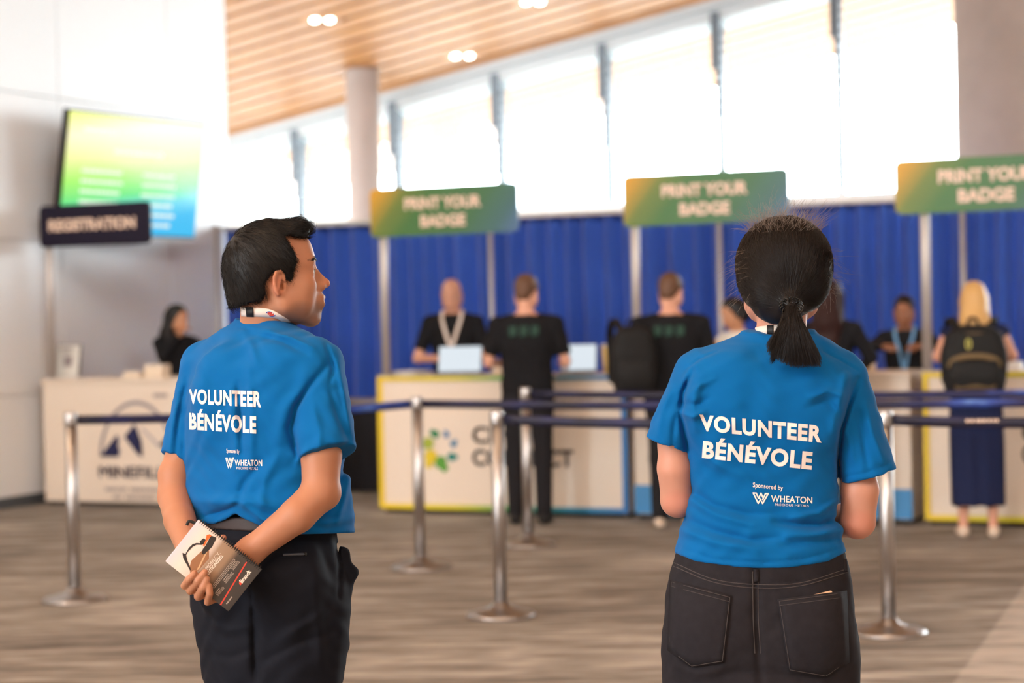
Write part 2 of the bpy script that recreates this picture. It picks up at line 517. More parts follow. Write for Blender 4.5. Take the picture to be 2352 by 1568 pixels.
# paired downlights in the timber ceiling
M_lamp = mat('lit_lamp_lens', S(255, 250, 240), 0.3, emit=((1, 0.95, 0.86, 1), 14))
M_trimring = mat('white_lamp_trim', S(235, 235, 232), 0.4)
for (u1, v1, u2, v2, lab) in ((723, 43, 757, 43, 'twin ceiling downlight nearest the white panel wall'), (1046, 126, 1078, 126, 'twin ceiling downlight low down near the middle of the window head'), (1208, 2, 1240, 2, 'twin ceiling downlight cut by the top edge of the view')):
    def hit(u, v):
        c = Vector((0, 0, HC)); d = ray(u, v)
        nrm = (UP - E * KX + N * KQ); p0 = row(tH0, QW, H0.z)
        return c + d * ((p0 - c).dot(nrm) / d.dot(nrm)), nrm.normalized()
    a, nrm = hit(u1, v1); b, _ = hit(u2, v2)
    rt = empty('ceiling_light', (a + b) / 2, 0, lab, 'ceiling light', 'twin downlights in the timber ceiling')
    R = nrm.to_track_quat('Z', 'Y').to_matrix()
    bm = bmesh.new(); ax = (b - a); ln = ax.length; ax.normalize()
    Rb = Matrix((ax, nrm.cross(ax), nrm)).transposed()
    box(bm, nrm * 0.015, (ln + 0.28, 0.26, 0.05), Rb)
    bm_obj('housing', bm, M_wood, rt, bevel=0.01)
    for p in (a, b):
        bm = bmesh.new()
        lathe(bm, [(0.001, -0.03), (0.048, -0.028), (0.050, -0.005)], 24, p - rt.location, R)
        bm_obj('lens', bm, M_lamp, rt, True)

# ================================================================== DRAPE LINE
QC = 2.9
def drape_material():
    m = mat('royal_blue_drape', S(56, 92, 176), 0.75, spec=0.2, sheen=0.3, bump=(260, 0.2, 0.002), var=(1.3, 0.10))
    nt = m.node_tree
    t = nt.nodes.new('ShaderNodeBsdfTranslucent'); t.inputs[0].default_value = S(70, 110, 200)
    x = nt.nodes.new('ShaderNodeMixShader'); x.inputs[0].default_value = 0.22
    nt.links.new(nt.nodes['Principled BSDF'].outputs[0], x.inputs[1]); nt.links.new(t.outputs[0], x.inputs[2])
    nt.links.new(x.outputs[0], nt.nodes['Material Output'].inputs[0])
    return m
M_drape = drape_material()
M_pole = mat('satin_aluminium', S(196, 190, 186), 0.5, metal=0.5)
ZC = on_row(1500, 478, QC).z
tps = [(on_row(u, 600, QC) - O).dot(E) for u in (507, 845, 1134, 1658, 2215, 2745)]
tps = [tps[0], tps[2], tps[3], tps[4], tps[5]]
CURT = empty('pipe_and_drape', row(tps[0], QC), 0, 'royal blue pleated drape hung on aluminium uprights behind the desks', 'drape')
base = CURT.location
seed = 0
for i, (a, b) in enumerate(zip(tps, tps[1:])):
    n = int((b - a) / 0.012); nz = 14
    tt = np.linspace(a - 0.01, b + 0.01, n)
    ph = np.cumsum(0.6 + 0.8 * np.interp(np.arange(n), np.linspace(0, n, 24), RNG.random(24))) * 0.40
    amp = 0.035 + 0.06 * np.interp(np.arange(n), np.linspace(0, n, 12), RNG.random(12))
    V = []
    for k in range(nz):
        z = 0.02 + (ZC - 0.02) * k / (nz - 1)
        f = 1.0 - 0.35 * k / (nz - 1)
        qq = QC + 0.09 + amp * f * np.sin(ph + 0.25 * math.sin(k * 0.6 + i))
        for t_, q_ in zip(tt, qq):
            V.append(row(t_, q_, z) - base)
    V = np.array(V); F = []
    for k in range(nz - 1):
        for j in range(n - 1):
            F.append((k * n + j, k * n + j + 1, (k + 1) * n + j + 1, (k + 1) * n + j))
    o = np_mesh('drape_panel', V, F, M_drape, CURT)
    so = o.modifiers.new('cloth', 'SOLIDIFY'); so.thickness = 0.004
for t in tps:
    bm = bmesh.new(); lathe(bm, [(0.022, 0.0), (0.022, ZC + 0.02)], 20, row(t, QC - 0.06) - base)
    bm_obj('upright', bm, M_pole, CURT, True)
    bm = bmesh.new(); rbox(bm, t - 0.2, t + 0.2, QC - 0.26, QC + 0.14, 0.001, 0.012, base)
    bm_obj('base_plate', bm, M_pole, CURT)
bm = bmesh.new(); rbox(bm, tps[0], tps[-1], QC - 0.02, QC + 0.02, ZC - 0.035, ZC + 0.005, base)
bm_obj('top_rail', bm, M_pole, CURT)

# ================================================================== DESKS
M_desk = mat('white_laminate', S(236, 222, 206), 0.45, spec=0.3)
M_ink = mat('dark_grey_print', S(52, 50, 50), 0.6)
M_navyink = mat('navy_print', S(28, 34, 78), 0.6)
M_greyink = mat('pale_grey_print', S(190, 182, 182), 0.6)
M_kick = mat('dark_plinth', S(45, 42, 40), 0.7)
DW, DD, DH = 1.985, 0.62, 1.02
def desk(name, t0, w, label, border=None, lowband=False, group=None):
    base = row(t0, 0)
    r = empty(name, base, 0, label, 'desk', group)
    bm = bmesh.new(); rbox(bm, t0 + 0.01, t0 + w - 0.01, 0.004, DD, 0.035, DH - 0.035, base)
    bm_obj('body', bm, M_desk, r)
    bm = bmesh.new(); rbox(bm, t0, t0 + w, -0.012, DD + 0.02, DH - 0.035, DH, base)
    bm_obj('worktop', bm, M_desk, r, bevel=0.004)
    bm = bmesh.new(); rbox(bm, t0 + 0.03, t0 + w - 0.03, 0.03, DD - 0.03, 0.0, 0.035, base)
    bm_obj('plinth', bm, M_kick, r)
    if border:
        m = ramp_mat('printed_border', ((E.x, E.y, 0), 0.0, w), [(0, S(236, 206, 40)), (0.32, S(214, 204, 50)), (0.52, S(92, 164, 84)), (0.75, S(40, 140, 170)), (1, S(50, 120, 190))], 0.5)
        for nm, a, b_, z0, z1 in (('side_border', 0, 0.035, 0.04, DH), ('bottom_border', 0.035, w - 0.04, 0.036, 0.072), ('top_border', 0.035, w - 0.04, DH - 0.032, DH - 0.002), ('side_border', w - 0.04, w, 0.04, DH)):
            bm = bmesh.new(); rbox(bm, t0 + a, t0 + b_, -0.016, -0.001 if z0 < 0.5 and nm != 'side_border' else 0.02, z0, z1, base)
            bm_obj(nm, bm, m, r)
    if lowband:
        bm = bmesh.new(); rbox(bm, t0 + 0.005, t0 + w - 0.005, -0.004, 0.003, 0.04, 0.24, base)
        bm_obj('printed_band', bm, mat('sky_blue_print', S(72, 146, 205), 0.5), r)
    return r
# badge desk with the ring of petals and the lettering
d1 = desk('badge_desk', 0.0, DW, 'white badge desk printed with a ring of coloured petals, yellow edged', border=True, group='white badge desks in a row')
base = d1.location
def front(u, v): return on_row(u, v, -0.006)
pc = front(1012, 1028)
cols = [S(44, 128, 84), S(52, 116, 168), S(58, 128, 170), S(46, 138, 130), S(90, 158, 60), S(220, 196, 44), S(160, 176, 60)]
angs = [112, 62, 15, -38, -92, -142, 162]
sizes = [0.05, 0.036, 0.040, 0.052, 0.078, 0.084, 0.072]
logo = None
for a, cc, s in zip(angs, cols, sizes):
    ctr = pc + E * (0.108 * math.cos(rad(a))) + UP * (0.108 * math.sin(rad(a)))
    bm = bmesh.new()
    pts = []
    for k in range(20):
        th = 2 * math.pi * k / 20
        rr = s * (0.62 + (0.38 if abs(((th - rad(a + 40)) + math.pi) % (2 * math.pi) - math.pi) < 0.5 else 0.0))
        pts.append(ctr - base + E * (rr * math.cos(th)) + UP * (rr * math.sin(th)))
    vs = [bm.verts.new(p) for p in pts] + [bm.verts.new(p + N * 0.004) for p in pts]
    bm.faces.new(vs[:20]); bm.faces.new(vs[39:19:-1])
    for k in range(20): bm.faces.new((vs[k], vs[20 + k], vs[20 + (k + 1) % 20], vs[(k + 1) % 20]))
    bm_obj('petal_print', bm, mat('petal_ink', cc, 0.5), d1)
p = front(1085, 1018); flat_text('lettering', 'CIM', M_ink, d1, p, E, UP, 0.31, 0.125, 0.03, base)
p = front(1085, 1070); flat_text('lettering', 'CONNECT', M_ink, d1, p, E, UP, 0.80, 0.125, 0.03, base)
d2 = desk('badge_desk', DW + 0.04, DW, 'white badge desk with a sky blue printed foot, second in the row', lowband=True, group='white badge desks in a row')
d3 = desk('badge_desk', 2 * (DW + 0.06), DW, 'white yellow edged badge desk behind the blonde person with a backpack', border=True, group='white badge desks in a row')
base = d3.location
pr = front(2350, 1040)
flat_text('lettering', 'CIM', M_ink, d3, front(2348, 1015), E, UP, 0.36, 0.125, 0.03, base)
flat_text('lettering', 'CONNECT', M_ink, d3, front(2348, 1065), E, UP, 0.6, 0.125, 0.03, base)

# registration desk
tR = (on_row(96, 900, 0) - O).dot(E)
dr = desk('registration_desk', tR, 2.0, 'white registration desk printed with navy mountain peaks under an arch', group=None)
base = dr.location
def poly_print(name, pts, m):
    bm = bmesh.new()
    q = [front(u, v) - base for u, v in pts]
    vs = [bm.verts.new(p) for p in q] + [bm.verts.new(p + N * 0.004) for p in q]
    n = len(q)
    bm.faces.new(vs[:n]); bm.faces.new(vs[:n - 1:-1])
    for k in range(n): bm.faces.new((vs[k], vs[n + k], vs[n + (k + 1) % n], vs[(k + 1) % n]))
    bmesh.ops.triangulate(bm, faces=bm.faces)
    return bm_obj(name, bm, m, dr)
poly_print('peak_print', [(229, 1048), (268, 998), (274, 1012), (270, 1022), (275, 1034), (272, 1049)], M_navyink)
poly_print('peak_print', [(285, 1003), (308, 974), (316, 990), (313, 1004), (324, 1010), (318, 1022), (326, 1030), (316, 1035), (326, 1050), (315, 1042)], M_navyink)
poly_print('peak_print', [(366, 1020), (384, 1000), (410, 1030), (425, 1052), (392, 1052)], M_navyink)
cx, cy = 312, 1028
bm = bmesh.new(); prev = None
for a_ in range(2, 179, 4):
    pr = []
    for rx_, ry_ in ((84, 128), (78, 119)):
        p = front(cx - rx_ * math.cos(rad(a_)), cy + 20 - ry_ * math.sin(rad(a_))) - base
        pr += [bm.verts.new(p), bm.verts.new(p + N * 0.004)]
    if prev:
        for i_, j_ in ((0, 2), (2, 3), (3, 1), (1, 0)): bm.faces.new((prev[i_], pr[i_], pr[j_], prev[j_]))
    prev = pr
bm_obj('arch_print', bm, mat('mid_grey_print', S(150, 142, 146), 0.6), dr)
poly_print('ridge_print', [(322, 984), (328, 982), (368, 1022), (364, 1028)], M_greyink)
flat_text('lettering', 'MINEFILL', M_navyink, dr, front(228, 1096), E, UP, 0.62, 0.09, 0.025, base)
M_fine = mat('grey_fine_print', S(150, 140, 142), 0.6)
for u0, v, w in ((242, 1123, 0.56), (260, 1141, 0.46)):       # two lines too small to read
    x = 0
    bm = bmesh.new(); p = front(u0, v)
    while x < w:
        ww = 0.012 + 0.016 * random.random()
        if random.random() < 0.85:
            box(bm, p - base + E * (x + ww / 2), (ww, 0.003, 0.026), ROWR)
        x += ww + 0.010
    bm_obj('fine_print', bm, M_fine, dr)
bm = bmesh.new(); p = front(352, 908)
for k in range(5): box(bm, p - base + E * (0.012 + k * 0.026), (0.018, 0.003, 0.03), ROWR)
bm_obj('fine_print', bm, M_fine, dr)

# dark draped table between the registration desk and the badge desks
pt = on_row(806, 1116, 1.6)
tT = (pt - O).dot(E); 
bt = row(tT - 0.9, 1.55)
r = empty('draped_table', bt, 0, 'table under a black floor length cloth, between the registration and badge desks', 'table')
n = 60; V = []; F = []
per = []
L_, D_ = 1.75, 0.55
for k in range(4 * n):
    s = k / n; e = int(s); f = s - e
    x, y = ((f * L_, 0), (L_, f * D_), (L_ - f * L_, D_), (0, D_ - f * D_))[e]
    per.append((x, y))
cxm, cym = L_ / 2, D_ / 2
for z, gro in ((0.74, 0.0), (0.72, 0.012), (0.4, 0.02), (0.01, 0.035)):
    for k, (x, y) in enumerate(per):
        g = 1 + gro * (1 + 0.7 * math.sin(k * 0.9)) 
        V.append(Vector(row(0, 0) * 0) + E * ((x - cxm) * g + cxm) + N * ((y - cym) * (1 + gro * 3 * (1 + 0.7 * math.sin(k * 0.9))) + cym) + UP * z)
V = [list(v) for v in V]
m4 = len(per)
for a in range(3):
    for k in range(m4): F.append((a * m4 + k, (a + 1) * m4 + k, (a + 1) * m4 + (k + 1) % m4, a * m4 + (k + 1) % m4))
np_mesh('table_skirt', V, F, mat('black_cloth', S(22, 22, 28), 0.9), r)
bm = bmesh.new(); box(bm, E * cxm + N * cym + UP * 0.75, (L_ + 0.02, D_ + 0.02, 0.03), ROWR)
bm_obj('table_top', bm, mat('grey_table_top', S(150, 142, 135), 0.6), r, bevel=0.005)

# ================================================================== SIGNS
M_letter = mat('pale_sign_lettering', S(232, 204, 184), 0.5)
def rounded_panel(w, h, rr, th):
    bm = bmesh.new(); pts = []
    for cx_, cz_, a0 in ((w - rr, h - rr, 0), (rr, h - rr, 90), (rr, rr, 180), (w - rr, rr, 270)):
        for k in range(7):
            a = rad(a0 + 15 * k); pts.append((cx_ + rr * math.cos(a), cz_ + rr * math.sin(a)))
    q = [E * x + UP * z for x, z in pts]
    vs = [bm.verts.new(p) for p in q] + [bm.verts.new(p + N * th) for p in q]
    n = len(q)
    bm.faces.new(vs[:n]); bm.faces.new(vs[:n - 1:-1])
    for k in range(n): bm.faces.new((vs[k], vs[n + k], vs[n + (k + 1) % n], vs[(k + 1) % n]))
    return bm
M_green = ramp_mat('yellow_green_blue_print', ((E.x * 0.93, E.y * 0.93, -0.75), -0.30, 1.45), [(0, S(226, 160, 22)), (0.10, S(190, 146, 30)), (0.22, S(102, 120, 42)), (0.36, S(58, 108, 48)), (0.66, S(54, 102, 60)), (0.84, S(54, 98, 98)), (1, S(72, 104, 154))], 0.45)
M_navy = mat('navy_sign_face', S(24, 19, 38), 0.5, spec=0.2)
def sign(name, t, u0, v_top, lines, m, w, h, label, post_q, group=None):
    """post standing on the desk's front left corner with a panel at the top"""
    base = row(t, post_q, DH)
    r = empty(name, base, 0, label, 'sign', group)
    p = on_row(u0, v_top, post_q - 0.056)
    bm = bmesh.new(); lathe(bm, [(0.032, 0.004), (0.032, p.z - DH - 0.02)], 24)
    bm_obj('post', bm, M_pole, r, True)
    bm = bmesh.new(); lathe(bm, [(0.07, 0.001), (0.07, 0.008), (0.034, 0.012)], 24)
    bm_obj('base_plate', bm, M_pole, r)
    bm = rounded_panel(w, h, 0.045, 0.018)
    pan = bm_obj('sign_panel', bm, m, r)
    off = p - base - UP * h
    pan.location = off
    for s, x, z, lw, lh in lines:
        o = flat_text('lettering', s, M_letter, pan, E * x + UP * z - N * 0.003, E, UP, lw, lh, 0.045)
    return r
SG = 'green badge signs above the desks'
SW, SH = 1.21, 0.362
L1 = [('PRINT YOUR', 0.29, 0.195, 0.63, 0.09), ('BADGE', 0.42, 0.062, 0.37, 0.09)]
sign('badge_sign', 0.02, 849, 435, L1, M_green, SW, SH, 'green PRINT YOUR BADGE sign above the desk with the petal ring', 0.10, SG)
sign('badge_sign', DW + 0.05, 1430, 404, L1, M_green, SW, SH, 'green PRINT YOUR BADGE sign behind the ponytailed person, middle of three', 0.10, SG)
sign('badge_sign', 2 * (DW + 0.06) + 0.01, 2054, 369, L1, M_green, SW, SH, 'green PRINT YOUR BADGE sign beside the thick column, cut by the frame', 0.10, SG)
sign('registration_sign', tR + 0.03, 90, 474, [('REGISTRATION', 0.09, 0.125, 0.84, 0.095)], M_navy, 1.07, 0.335, 'dark navy REGISTRATION sign on a post below the screen', 0.10)

# ================================================================== WALL SCREEN
def screen():
    W, H = 1.76, 0.99
    cen = P(310, 406, 16.95)
    th = rad(61); tilt = rad(9)
    R = Matrix.Rotation(th, 3, 'Z') @ Matrix.Rotation(tilt, 3, 'X')
    r = empty('wall_screen', cen, 0, 'large lit screen with a yellow to green to blue picture, on the white wall', 'screen')
    r.rotation_euler = R.to_euler()
    bm = bmesh.new(); box(bm, (0, 0.035, 0), (W + 0.03, 0.06, H + 0.03)); bm_obj('casing', bm, M_black, r, bevel=0.006)
    m = bpy.data.materials.new('lit_display'); m.use_nodes = True
    nt = m.node_tree; b = nt.nodes['Principled BSDF']; L = nt.links.new
    b.inputs['Base Color'].default_value = (0.01, 0.01, 0.01, 1); b.inputs['Roughness'].default_value = 0.2
    tc = nt.nodes.new('ShaderNodeTexCoord'); sp = nt.nodes.new('ShaderNodeSeparateXYZ'); L(tc.outputs['Generated'], sp.inputs[0])
    a = nt.nodes.new('ShaderNodeMath'); a.operation = 'MULTIPLY_ADD'; L(sp.outputs['X'], a.inputs[0]); a.inputs[1].default_value = -0.22; L(sp.outputs['Z'], a.inputs[2])
    cr = nt.nodes.new('ShaderNodeValToRGB')
    st = [(0.0, S(70, 190, 240)), (0.12, S(110, 215, 235)), (0.24, S(110, 230, 130)), (0.42, S(170, 245, 100)), (0.62, S(240, 250, 150)), (0.80, S(255, 245, 190)), (1.0, S(235, 245, 90))]
    while len(cr.color_ramp.elements) < len(st): cr.color_ramp.elements.new(0.5)
    for e, (p_, c_) in zip(cr.color_ramp.elements, st): e.position = p_; e.color = c_
    L(a.outputs[0], cr.inputs[0]); L(cr.outputs[0], b.inputs['Emission Color']); b.inputs['Emission Strength'].default_value = 1.05
    bm = bmesh.new(); box(bm, (0, 0.001, 0), (W, 0.012, H)); bm_obj('display', bm, m, r)
    mt = mat('lit_white_text', (0, 0, 0, 1), 0.5, emit=((0.95, 1, 0.85, 1), 1.0))
    rows = []
    for k in range(6):
        rows += [(-0.68, 0.02 - k * 0.085, 0.5), (0.10, 0.02 - k * 0.085, 0.42)]
    rows.append((-0.3, 0.2, 0.62)); rows.append((-0.7, 0.36, 0.4))
    for x0, z, w in rows:
        x = x0
        bm = bmesh.new()
        while x < x0 + w:
            ww = 0.02 + 0.03 * random.random()
            box(bm, (x + ww / 2, -0.006, z), (ww, 0.002, 0.03)); x += ww + 0.012
        bm_obj('text_row', bm, mt, r)
    # bracket back to the wall
    d = -E; Ri = R.inverted()
    k = (cen - WB).dot(E)
    bm = bmesh.new(); dl = Ri @ (d * (k - 0.05)); 
    q0 = Vector((0, 0.06, 0)); q1 = dl
    mid = (q0 + q1) / 2; Rq = (q1 - q0).to_track_quat('Z', 'Y').to_matrix()
    box(bm, mid, (0.25, 0.25, (q1 - q0).length), Rq)
    box(bm, q1 + Ri @ (E * 0.02), (0.06, 0.5, 0.4), Ri @ ROWR)
    bm_obj('wall_bracket', bm, M_black, r)
    return r
screen()

# ================================================================== QUEUE POSTS AND BELTS
M_chrome = mat('brushed_chrome', S(178, 174, 172), 0.36, metal=1.0)
def belt_material():
    m = bpy.data.materials.new('navy_printed_belt'); m.use_nodes = True
    nt = m.node_tree; b = nt.nodes['Principled BSDF']; L = nt.links.new
    b.inputs['Roughness'].default_value = 0.55
    tc = nt.nodes.new('ShaderNodeTexCoord'); mp = nt.nodes.new('ShaderNodeMapping'); mp.inputs['Scale'].default_value = (2.2, 2.2, 8)
    L(tc.outputs['Object'], mp.inputs[0])
    n = nt.nodes.new('ShaderNodeTexNoise'); n.inputs['Scale'].default_value = 1.0; n.inputs['Detail'].default_value = 3
    L(mp.outputs[0], n.inputs['Vector'])
    cr = nt.nodes.new('ShaderNodeValToRGB')
    st = [(0.38, S(17, 18, 44)), (0.56, S(22, 28, 84)), (0.66, S(40, 74, 160)), (0.74, S(120, 160, 220))]
    while len(cr.color_ramp.elements) < 4: cr.color_ramp.elements.new(0.5)
    for e, (p_, c_) in zip(cr.color_ramp.elements, st): e.position = p_; e.color = c_
    L(n.outputs[0], cr.inputs[0]); L(cr.outputs[0], b.inputs['Base Color'])
    return m
M_belt = belt_material()
def stanchion(loc, label, lean=(0, 0)):
    r = empty('queue_post', loc, 0, label, 'queue post', 'chrome queue posts with navy belts')
    bm = bmesh.new()
    lathe(bm, [(0.17, 0.001), (0.17, 0.012), (0.155, 0.022), (0.10, 0.034), (0.05, 0.052), (0.036, 0.075)], 48)
    bm_obj('base', bm, M_chrome, r, True)
    bm = bmesh.new(); lathe(bm, [(0.032, 0.05), (0.032, 0.93)], 32); bm_obj('pole', bm, M_chrome, r, True)
    bm = bmesh.new(); lathe(bm, [(0.034, 0.93), (0.035, 0.935), (0.035, 0.992), (0.030, 1.0), (0.001, 1.001)], 32)
    bm_obj('belt_head', bm, M_chrome, r, True)
    return r
def belt(r, to, z=0.958):
    a = Vector(r.location); b = Vector(to); d = (b - a); d.z = 0; L_ = d.length; d.normalize()
    n = 24; path = []; nor = []
    s = Vector((-d.y, d.x, 0))
    for k in range(n + 1):
        x = 0.03 + (L_ - 0.07) * k / n
        path.append(d * x + UP * (z - 0.02 * 4 * (k / n) * (1 - k / n))); nor.append(s)
    V, F = strap_np(path, nor, 0.048, 0.002)
    np_mesh('belt', V, F, M_belt, r, False)
f1, f2, f3, f4, f5 = (on_floor(*p) for p in ((172, 1380), (966, 1305), (1151, 1415), (1214, 1252), (2042, 1455)))
s1 = stanchion(f1, 'chrome queue post before the registration desk with mountain peaks')
s2 = stanchion(f2, 'chrome queue post in front of the petal ring on the badge desk')
s3 = stanchion(f3, 'chrome queue post nearest the middle, base close to the two volunteers')
s4 = stanchion(f4, 'chrome queue post just behind another one, nearest the badge desk', )
s5 = stanchion(f5, 'chrome queue post beside the ponytailed person, blue belt running off')
e2 = Vector((3.6, 4573 / 452, 0)); e3 = Vector((3.0, 4573 / 528, 0)); e4 = Vector((4.1, 4573 / 412, 0))
belt(s1, f2); belt(s2, e2); belt(s3, f5); belt(s5, e3); belt(s4, e4)
s6 = stanchion(e2, 'chrome queue post outside the view, end of the middle belt')
s7 = stanchion(e3, 'chrome queue post outside the view, end of the nearest belt')
s8 = stanchion(e4, 'chrome queue post outside the view, end of the farthest belt')
# small pale print on the blue belt
bm = bmesh.new(); d = (e3 - f5); d.z = 0; dn = d.normalized(); sd = Vector((dn.y, -dn.x, 0))
x = 0.36
while x < 0.50:
    w = 0.008 + 0.008 * random.random()
    box(bm, dn * x + UP * 0.95 + sd * 0.0022, (w, 0.0012, 0.014), Matrix((dn, -sd, UP)).transposed()); x += w + 0.005
bm_obj('belt_print', bm, M_letter, s5)

# ================================================================== THINGS ON THE DESKS
def laptop(u, v, q, w, label):
    p = on_row(u, v, q); p.z = DH + 0.001
    r = empty('laptop', p, 0, label, 'laptop', 'open laptops on the badge desks')
    ang = rad(-8)
    R = Matrix.Rotation(ang, 3, 'Z')
    r.rotation_euler = (0, 0, ang)
    bm = bmesh.new(); box(bm, (0, 0, 0.009), (w, 0.23, 0.016)); bm_obj('keyboard_base', bm, mat('laptop_grey', S(120, 120, 124), 0.4, metal=0.5), r, bevel=0.004)
    bm = bmesh.new()
    for i in range(11):
        for j in range(4): box(bm, (-w * 0.42 + i * w * 0.084, -0.02 + j * 0.024, 0.018), (w * 0.07, 0.018, 0.003))
    bm_obj('keys', bm, M_black, r)
    Rt = Matrix.Rotation(rad(-22), 3, 'X')
    c = Vector((0, 0.112, 0.018)) + Rt @ Vector((0, 0, 0.105))
    bm = bmesh.new(); box(bm, c + Rt @ Vector((0, 0.005, 0)), (w, 0.008, 0.212), Rt); bm_obj('lid', bm, mat('laptop_lid', S(60, 60, 64), 0.4), r, bevel=0.003)
    bm = bmesh.new(); box(bm, c, (w - 0.014, 0.006, 0.198), Rt)
    bm_obj('display', bm, mat('white_lit_display', (0.02, 0.02, 0.02, 1), 0.3, emit=((0.82, 0.92, 1, 1), 0.85)), r)
laptop(1050, 868, 0.22, 0.335, 'open laptop with a glowing white display, before the bald person in black')
laptop(1325, 858, 0.30, 0.27, 'open laptop with a glowing white display between the two black shirted people')
M_cup = mat('cream_paper_cup', S(238, 222, 200), 0.6)
def cup(u, v, q, h, rr, label):
    p = on_row(u, v, q); p.z = DH + 0.001
    r = empty('paper_cup', p, 0, label, 'cup', 'paper cups on the desks')
    bm = bmesh.new(); lathe(bm, [(rr * 0.75, 0), (rr, h), (rr * 0.92, h - 0.002), (rr * 0.68, 0.006)], 24); bm_obj('cup_body', bm, M_cup, r, True)
    bm = bmesh.new(); lathe(bm, [(rr * 1.06, h - 0.004), (rr * 1.06, h + 0.006), (rr * 0.9, h + 0.014), (0.001, h + 0.014)], 24); bm_obj('lid', bm, M_white, r, True)
cup(1144, 866, 0.16, 0.085, 0.034, 'cream lidded paper cup on the badge desk end beside a black trousered person')
cup(2002, 858, 0.2, 0.07, 0.033, 'cream lidded paper cup on the desk beside the ponytailed shoulder')
def carton(u, v, q, s, label, m=M_cup, name='small_carton', cat='box'):
    p = on_row(u, v, q); p.z = DH + 0.001
    r = empty(name, p, 0, label, cat)
    bm = bmesh.new(); box(bm, UP * s[2] / 2, s, ROWR); bm_obj('carton_body', bm, m, r, bevel=0.004)
    bm = bmesh.new(); box(bm, UP * (s[2] + 0.003), (s[0] * 0.94, s[1] * 0.94, 0.005), ROWR); bm_obj('carton_flap', bm, M_white, r)
carton(362, 868, 0.18, (0.17, 0.12, 0.10), 'cream tissue carton on the registration desk before the seated person')
carton(312, 872, 0.22, (0.16, 0.12, 0.045), 'low cream carton in the middle of the registration desk')
carton(2320, 850, 0.2, (0.16, 0.12, 0.055), 'pale carton on the desk beside the blonde person', M_white)
# standing card in an acrylic holder
p = on_row(158, 872, 0.30); p.z = DH + 0.001
r = empty('card_holder', p, 0, 'white notice card in a clear stand on the registration desk end', 'card holder')
Rt = ROWR @ Matrix.Rotation(rad(-10), 3, 'X')
bm = bmesh.new(); box(bm, UP * 0.006, (0.23, 0.09, 0.01), ROWR); bm_obj('stand_foot', bm, M_white, r, bevel=0.002)
bm = bmesh.new(); box(bm, UP * 0.14, (0.215, 0.006, 0.265), Rt); bm_obj('card', bm, mat('white_card', S(232, 232, 226), 0.5), r)
bm = bmesh.new(); box(bm, UP * 0.14 + N * 0.008, (0.235, 0.006, 0.28), Rt); bm_obj('backing', bm, M_black, r)
bm = bmesh.new()
for k in range(3): box(bm, UP * (0.245 - k * 0.018) - N * (0.022 - 0.003 * k), (0.13 - 0.03 * k, 0.002, 0.008), Rt)
box(bm, UP * 0.135 - N * 0.0045, (0.085, 0.002, 0.085), Rt)
bm_obj('card_print', bm, M_fine, r)
# papers on the first badge desk
p = on_row(945, 868, 0.34); p.z = DH + 0.001
r = empty('paper_stack', p, 0, 'loose pile of white papers on the badge desk corner by the sign post', 'papers')
for k in range(4):
    bm = bmesh.new(); box(bm, UP * (0.004 + 0.008 * k), (0.22, 0.3, 0.006), Matrix.Rotation(rad(-24 + random.uniform(-14, 14)), 3, 'Z')); bm_obj('sheet', bm, M_white, r)

